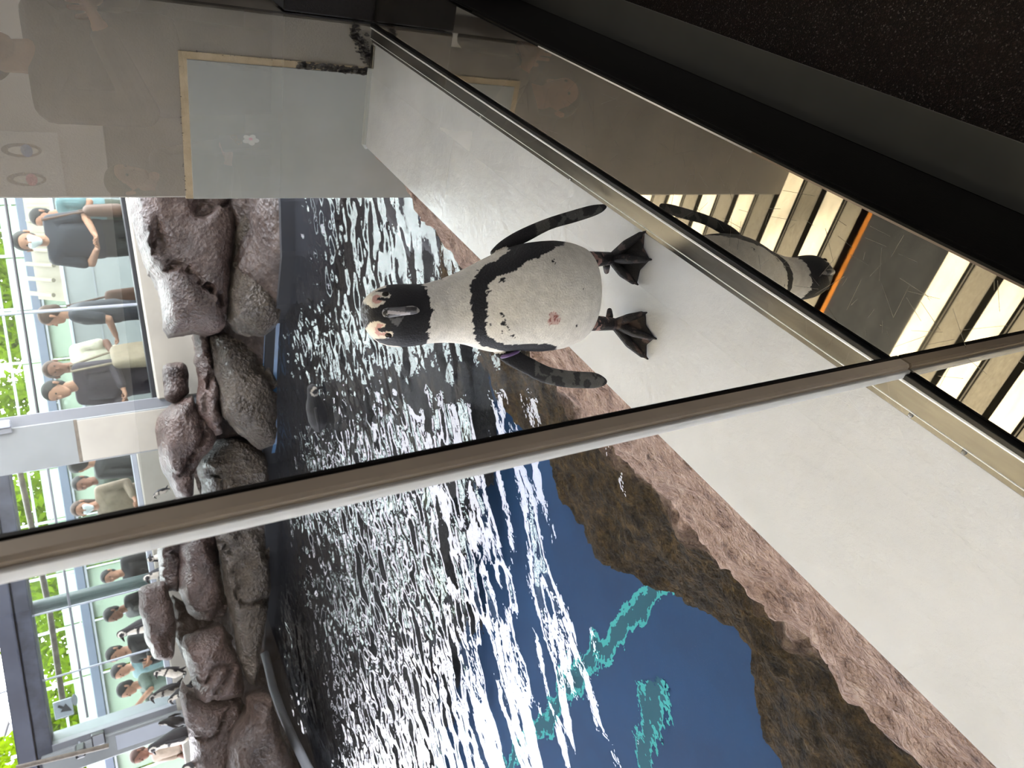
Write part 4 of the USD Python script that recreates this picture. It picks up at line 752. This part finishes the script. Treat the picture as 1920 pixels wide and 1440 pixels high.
person('person in a teal shirt and olive trousers with head bowed, beside the right wall', hp_(79, 402, 7.9), TOCAM - 1.0, 'teal_cloth', 'olive_cloth', 'hair_black', 'phone', tilt=1.0, held='phone', group=GP1)
person('person in a navy shirt and white mask carrying a brown shoulder bag', hp_(52, 452, 7.3), TOCAM - 0.35, 'navy_cloth', 'black_cloth', 'hair_black', 'hold', mask=True, bag=(1, 'brown_leather', 0.1), group=GP1)
person('person in dark clothes with a round brown bag, mostly behind the thin white post', hp_(98, 592, 7.5), TOCAM - 1.9, 'navy_cloth', 'navy_cloth', 'hair_brown', 'hold', bag=(-1, 'brown_leather', 0.12), group=GP1)
person('person in a pale beige top with a grey front, holding a leaflet', hp_(105, 692, 7.9), TOCAM - 0.1, 'beige_cloth', 'navy_cloth', 'hair_brown', 'hold', held='paper', skin='skin_shade', group=GP1)
person('person in a plum jacket looking down, close to the pale pillar', hp_(106, 727, 7.2), TOCAM - 0.7, 'plum_cloth', 'plum_cloth', 'hair_black', 'hold', tilt=1.0, sleeves='long', bag=(1, 'tan_cloth', 0.1), group=GP1)
person('person in black seen from behind, just left of the pale pillar', hp_(150, 872, 8.62), AZ + 0.5, 'black_cloth', 'black_cloth', 'hair_black', 'down', sleeves='long', group=GP2)
person('person in a grey-green shirt without a mask, second left of the pale pillar', hp_(155, 906, 9.35), TOCAM - 0.4, 'greygreen_cloth', 'olive_cloth', 'hair_black', 'down', skin='skin_shade', group=GP2)
person('person with long brown hair and white mask in tan clothes with pale sleeves', hp_(155, 953, 8.9), TOCAM - 0.2, 'tan_cloth', 'black_cloth', 'hair_brown', 'hold', mask=True, long_hair=True, sleeves='long', group=GP2)
person('person with black hair half hidden by the mullion, right of it', hp_(160, 986, 9.4), TOCAM + 0.9, 'greygreen_cloth', 'black_cloth', 'hair_black', 'down', group=GP2)
person('person in black with a white collar, first left of the mullion', hp_(207, 1080, 9.2), TOCAM - 0.3, 'black_cloth', 'black_cloth', 'hair_black', 'hold', sleeves='long', group=GP2)
person('person in black bending forward, left of the dark green column', hp_(212, 1146, 9.3), TOCAM - 0.8, 'black_cloth', 'black_cloth', 'hair_black', 'down', tilt=1.0, sleeves='long', skin='skin_shade', group=GP2)
person('person in black between the standing penguin and the teal-shirted visitor', hp_(218, 1226, 9.0), TOCAM - 0.5, 'black_cloth', 'black_cloth', 'hair_black', 'phone', sleeves='long', group=GP2)
person('person in a grey-teal shirt left of the visitor in black', hp_(226, 1258, 9.6), TOCAM - 0.6, 'teal_cloth', 'olive_cloth', 'hair_black', 'down', group=GP2)
person('person with both arms raised holding up a phone beside the left pillar', hp_(238, 1292, 9.0), TOCAM - 0.9, 'greygreen_cloth', 'black_cloth', 'hair_black', 'up', held='phone', group=GP2)
person('person with brown hair beyond the left pale pillar, behind the preening penguin', hp_(262, 1416, 9.2), TOCAM - 0.5, 'tan_cloth', 'black_cloth', 'hair_brown', 'hold', skin='skin_shade', group=GP2)

# ---------------------------------------------------------------- penguins on the rocks and in the water
def small_penguin(label, top, base, a, heading, group, curl=0.0, dark=False, swim=False):
    """top, base: image points of crown and feet at distance a; curl bends the head down and forward."""
    P1, P0 = (top, base) if swim else (at_a(*top, a), at_a(*base, a)); ax = P1 - P0; L = np.linalg.norm(ax); u = ax / L
    fx = np.array([0, 0, -1.0]) if swim else np.array([math.cos(heading), math.sin(heading), 0.0]); fx = _unit(fx - u * np.dot(fx, u)); sx = np.cross(u, fx)
    W = lambda f, l, z: P0 + L * (f * fx + l * sx + z * u)
    t = thing('penguin', label, 'penguin', P0, 0.0, group)
    hdp = W(.03 + .16 * curl, 0, .90 - .1 * curl); nkp = W(.015 + .08 * curl, 0, .77 - .03 * curl); T = lambda man: man.translate(tuple(map(float, -P0)))
    core = [hullof([(W(-.01, 0, .16), .10 * L), (W(.02, 0, .32), .165 * L), (W(.01, 0, .52), .15 * L)], 20), hullof([(W(.01, 0, .52), .15 * L), (nkp, .088 * L)], 20), hullof([(nkp, .088 * L), (hdp, .082 * L)], 18), hullof([(W(-.1, 0, .14), .05 * L), (W(-.2, 0, .03), .018 * L)], 12)]
    fl = [hullof([(W(-.01, k * .13, .62), .03 * L), (W(-.03, k * .22, .44), .028 * L), (W(-.05, k * .23, .26), .016 * L)], 12) for k in (1, -1)]
    bm_ = soft(union(core + fl), 4, 0.014 * max(L / 0.5, 0.7)); V_ = np.array(bm_.vertices); Lc = (V_ - P0) / L; f, l, z = Lc @ fx, Lc @ sx, Lc @ u
    hz_ = (V_ - hdp) / L; hf, hl, hu = hz_ @ fx, hz_ @ sx, hz_ @ u
    white = (not swim) & (f > 0.015 + 0.02 * np.sin(z * 9)) & (np.abs(l) < .155) & (z < .74); band = (np.abs(z - .60 + 1.0 * l * l + (f < .06) * .3 * (0.06 - f)) < .028) & white
    c = np.tile(lin((38, 38, 42)), (len(V_), 1)); c[white] = lin((212, 206, 192)); c[band] = lin((32, 32, 36))
    stripe = (np.abs(np.hypot(hf - .02, hu + .01) - .062) < .014) & (np.abs(hl) > .03) & (hf < .06); c[stripe] = lin((222, 216, 204))
    nec = (z > .68) & (z < .80) & (f > 0.03 + .08 * curl); c[nec & ~band & (not swim)] = lin((214, 208, 196))
    if dark: c = c * 0.45
    bm_.apply_translation(-P0); obj('body', bm_, 'feather', t, smooth=True, colors=c)
    obj('beak', tri(T(hullof([(hdp + L * (.06 * fx), .034 * L), (hdp + L * ((.17 - .02 * curl) * fx - .03 * u - .06 * curl * u), .010 * L)], 10))), 'claw', t, smooth=40)
    for k in (1, -1): obj('eye', ball(.011 * L, hdp - P0 + L * (.045 * fx + k * .068 * sx + .012 * u), 1), 'eye_dark', t)
    if not swim:
        for k in (1, -1): obj('foot', tri(T(union([hullof([(W(0, k * .07, .14), .04 * L), (W(0, k * .08, .02), .025 * L)], 10), hullof([(W(0, k * .08, .012), .02 * L), (W(.11, k * .05, .008), .012 * L), (W(.11, k * .13, .008), .012 * L)], 10)]))), 'claw', t, smooth=40)
    return t
GP = 'penguins on the far rocks'
small_penguin('penguin with bent head on the rocks just right of the mullion', (281, 928), (318, 916), 7.35, TOCAM - 1.3, GP, curl=0.8)
small_penguin('penguin first left of the mullion, only head and shoulders showing', (274, 1052), (345, 1036), 8.05, TOCAM + 1.2, GP)
small_penguin('penguin with pale face between the mullion and the small high block', (262, 1078), (350, 1066), 8.0, TOCAM - 1.2, GP, curl=0.4)
small_penguin('penguin standing tallest behind the small high block, seen in profile', (216, 1190), (312, 1156), 7.75, TOCAM - 1.5, GP)
small_penguin('penguin with tan belly behind the wedge-faced boulder', (284, 1256), (348, 1262), 7.9, TOCAM - 0.9, GP, curl=0.5)
small_penguin('grey-backed penguin leaning behind its neighbour with the tan belly', (274, 1306), (346, 1284), 8.0, TOCAM - 1.2, GP, curl=0.3, dark=True)
small_penguin('penguin stooping with white face stripe on the bright rock edge', (308, 1312), (366, 1284), 7.7, TOCAM - 1.4, GP, curl=0.5)
small_penguin('round black penguin hunched in front of the left pale pillar', (293, 1352), (352, 1352), 7.85, TOCAM - 2.4, GP, curl=0.8, dark=True)
small_penguin('large grey-backed penguin leaning on the broad orange-stained boulder', (272, 1402), (372, 1366), 7.5, TOCAM - 1.75, GP, curl=0.2)
small_penguin('penguin cut off by the picture edge, lowest on the rocks', (338, 1432), (436, 1432), 7.2, TOCAM - 1.6, GP, curl=0.3)
sw1, sw0 = at_z(606, 718, ZW + 0.02), at_z(604, 812, ZW + 0.01)
small_penguin('dark penguin floating on the bright water, head towards the right wall', sw1 + [0, 0, .085], sw0 + [0, 0, .01], 0, math.radians(0), None, swim=True, dark=True)

# ---------------------------------------------------------------- the visitor mirrored in the near glass
person('person in black close to the near glass, seen only as a reflection', np.array([3.02, 0.12, 1.15]), math.pi / 2 + 0.75, 'black_cloth', 'black_cloth', 'hair_black', 'phone', sleeves='long', floor=ZF)
person('short person in black behind the reflected visitor, seen only as a soft reflection', np.array([3.3, -0.42, 0.72]), math.pi / 2 + 0.5, 'black_cloth', 'black_cloth', 'hair_black', 'hold', sleeves='long', floor=ZF)
def mirrored(x, y, X):
    r = ray(x, y); return np.array([X, 0.872 - X / r[0] * r[1], 1 + X / r[0] * r[2]])
for (nm, a_, b_, m_) in (('phone', 0, 0, 0),):
    c = mirrored(462, 268, 2.72); n_ = _unit(np.array([-0.35, 0.93, 0.12])); e1 = _unit(np.cross([0, 0, 1.0], n_)); e2 = np.cross(n_, e1)
    ph = thing('phone', 'dark phone with a silver flower and two gold rings, mirrored in the pane', 'phone', c)
    F4 = np.eye(4); F4[:3, 0], F4[:3, 1], F4[:3, 2] = e1, e2, n_
    def put(m, mt, name, **k): m.apply_transform(F4); obj(name, m, mt, ph, smooth=40, **k)
    put(box(-.045, .045, -.09, .09, -.012, 0, .006), 'phone_black', 'case')
    for q in range(5):
        u = q * 2 * math.pi / 5; pm = ball(.014, (0, 0, 0), 2, (1, .8, .35)); pm.apply_transform(trimesh.transformations.rotation_matrix(u, [0, 0, 1])); pm.apply_translation([.016 * math.cos(u), -.015 + .016 * math.sin(u), .003]); put(pm, 'pearl', 'petal')
    put(ball(.007, (0, -.015, .006), 2, (1, 1, .6)), 'poster_pink', 'flower_centre')
    for o in ((-.018, .04), (.008, .03)):
        an_ = np.linspace(0, 2 * np.pi, 25); put(tube(np.stack([o[0] + .011 * np.cos(an_), o[1] + .011 * np.sin(an_), np.full(25, .003)], 1), .0018, 6, caps=False), 'gold', 'ring')
ps = thing('poster', 'white poster with two drawn penguins on the gallery end wall, mirrored in the pane', 'poster', (5.99, -1.36, 1.13))
obj('sheet', box(-.006, .006, -.24, .24, -.22, .22), 'poster_white', ps)
for y_, cl in ((-.1, 'poster_pink'), (.11, 'poster_blue')):
    sh_p = Point(0, 0).buffer(1, 12); import shapely.affinity as sa
    def plate(pgn, mt, nm, x0):
        m = prism(pgn, .003); T_ = np.array([[0, 0, -1, x0], [-1, 0, 0, 0], [0, 1, 0, 0], [0, 0, 0, 1.]]); m.apply_transform(T_); m.apply_translation([0, y_, 0]); obj(nm, m, mt, ps)
    plate(sa.translate(sa.scale(sh_p, .05, .12), 0, .01), 'poster_grey', 'penguin_drawing', -.007); plate(sa.translate(sa.scale(sh_p, .03, .09), 0, 0), 'poster_white', 'belly', -.0105); plate(sa.translate(sa.scale(sh_p, .045, .035), .0, -.02), cl, 'scarf', -.014)

# ---------------------------------------------------------------- scratches on the sill
g = np.random.default_rng(77); sc = []
for _ in range(150):
    x, y = g.uniform(0.3, 1.6), g.uniform(0.275, 0.43); L_, t_ = g.uniform(0.01, 0.06), g.uniform(0, np.pi); dx_, dy_ = L_ * math.cos(t_) / 2, L_ * math.sin(t_) / 2
    if min(y - abs(dy_), 9) < 0.27 or y + abs(dy_) > 0.434: continue
    m = box(-L_ / 2, L_ / 2, -0.00022, 0.00022, 0, 0.00012); m.apply_transform(trimesh.transformations.rotation_matrix(t_, [0, 0, 1])); m.apply_translation([x, y, 0]); sc.append(m)
obj('scratches', cat_mesh(sc), 'steel', stage.GetPrimAtPath('/World/trim_3'), kind='stuff')
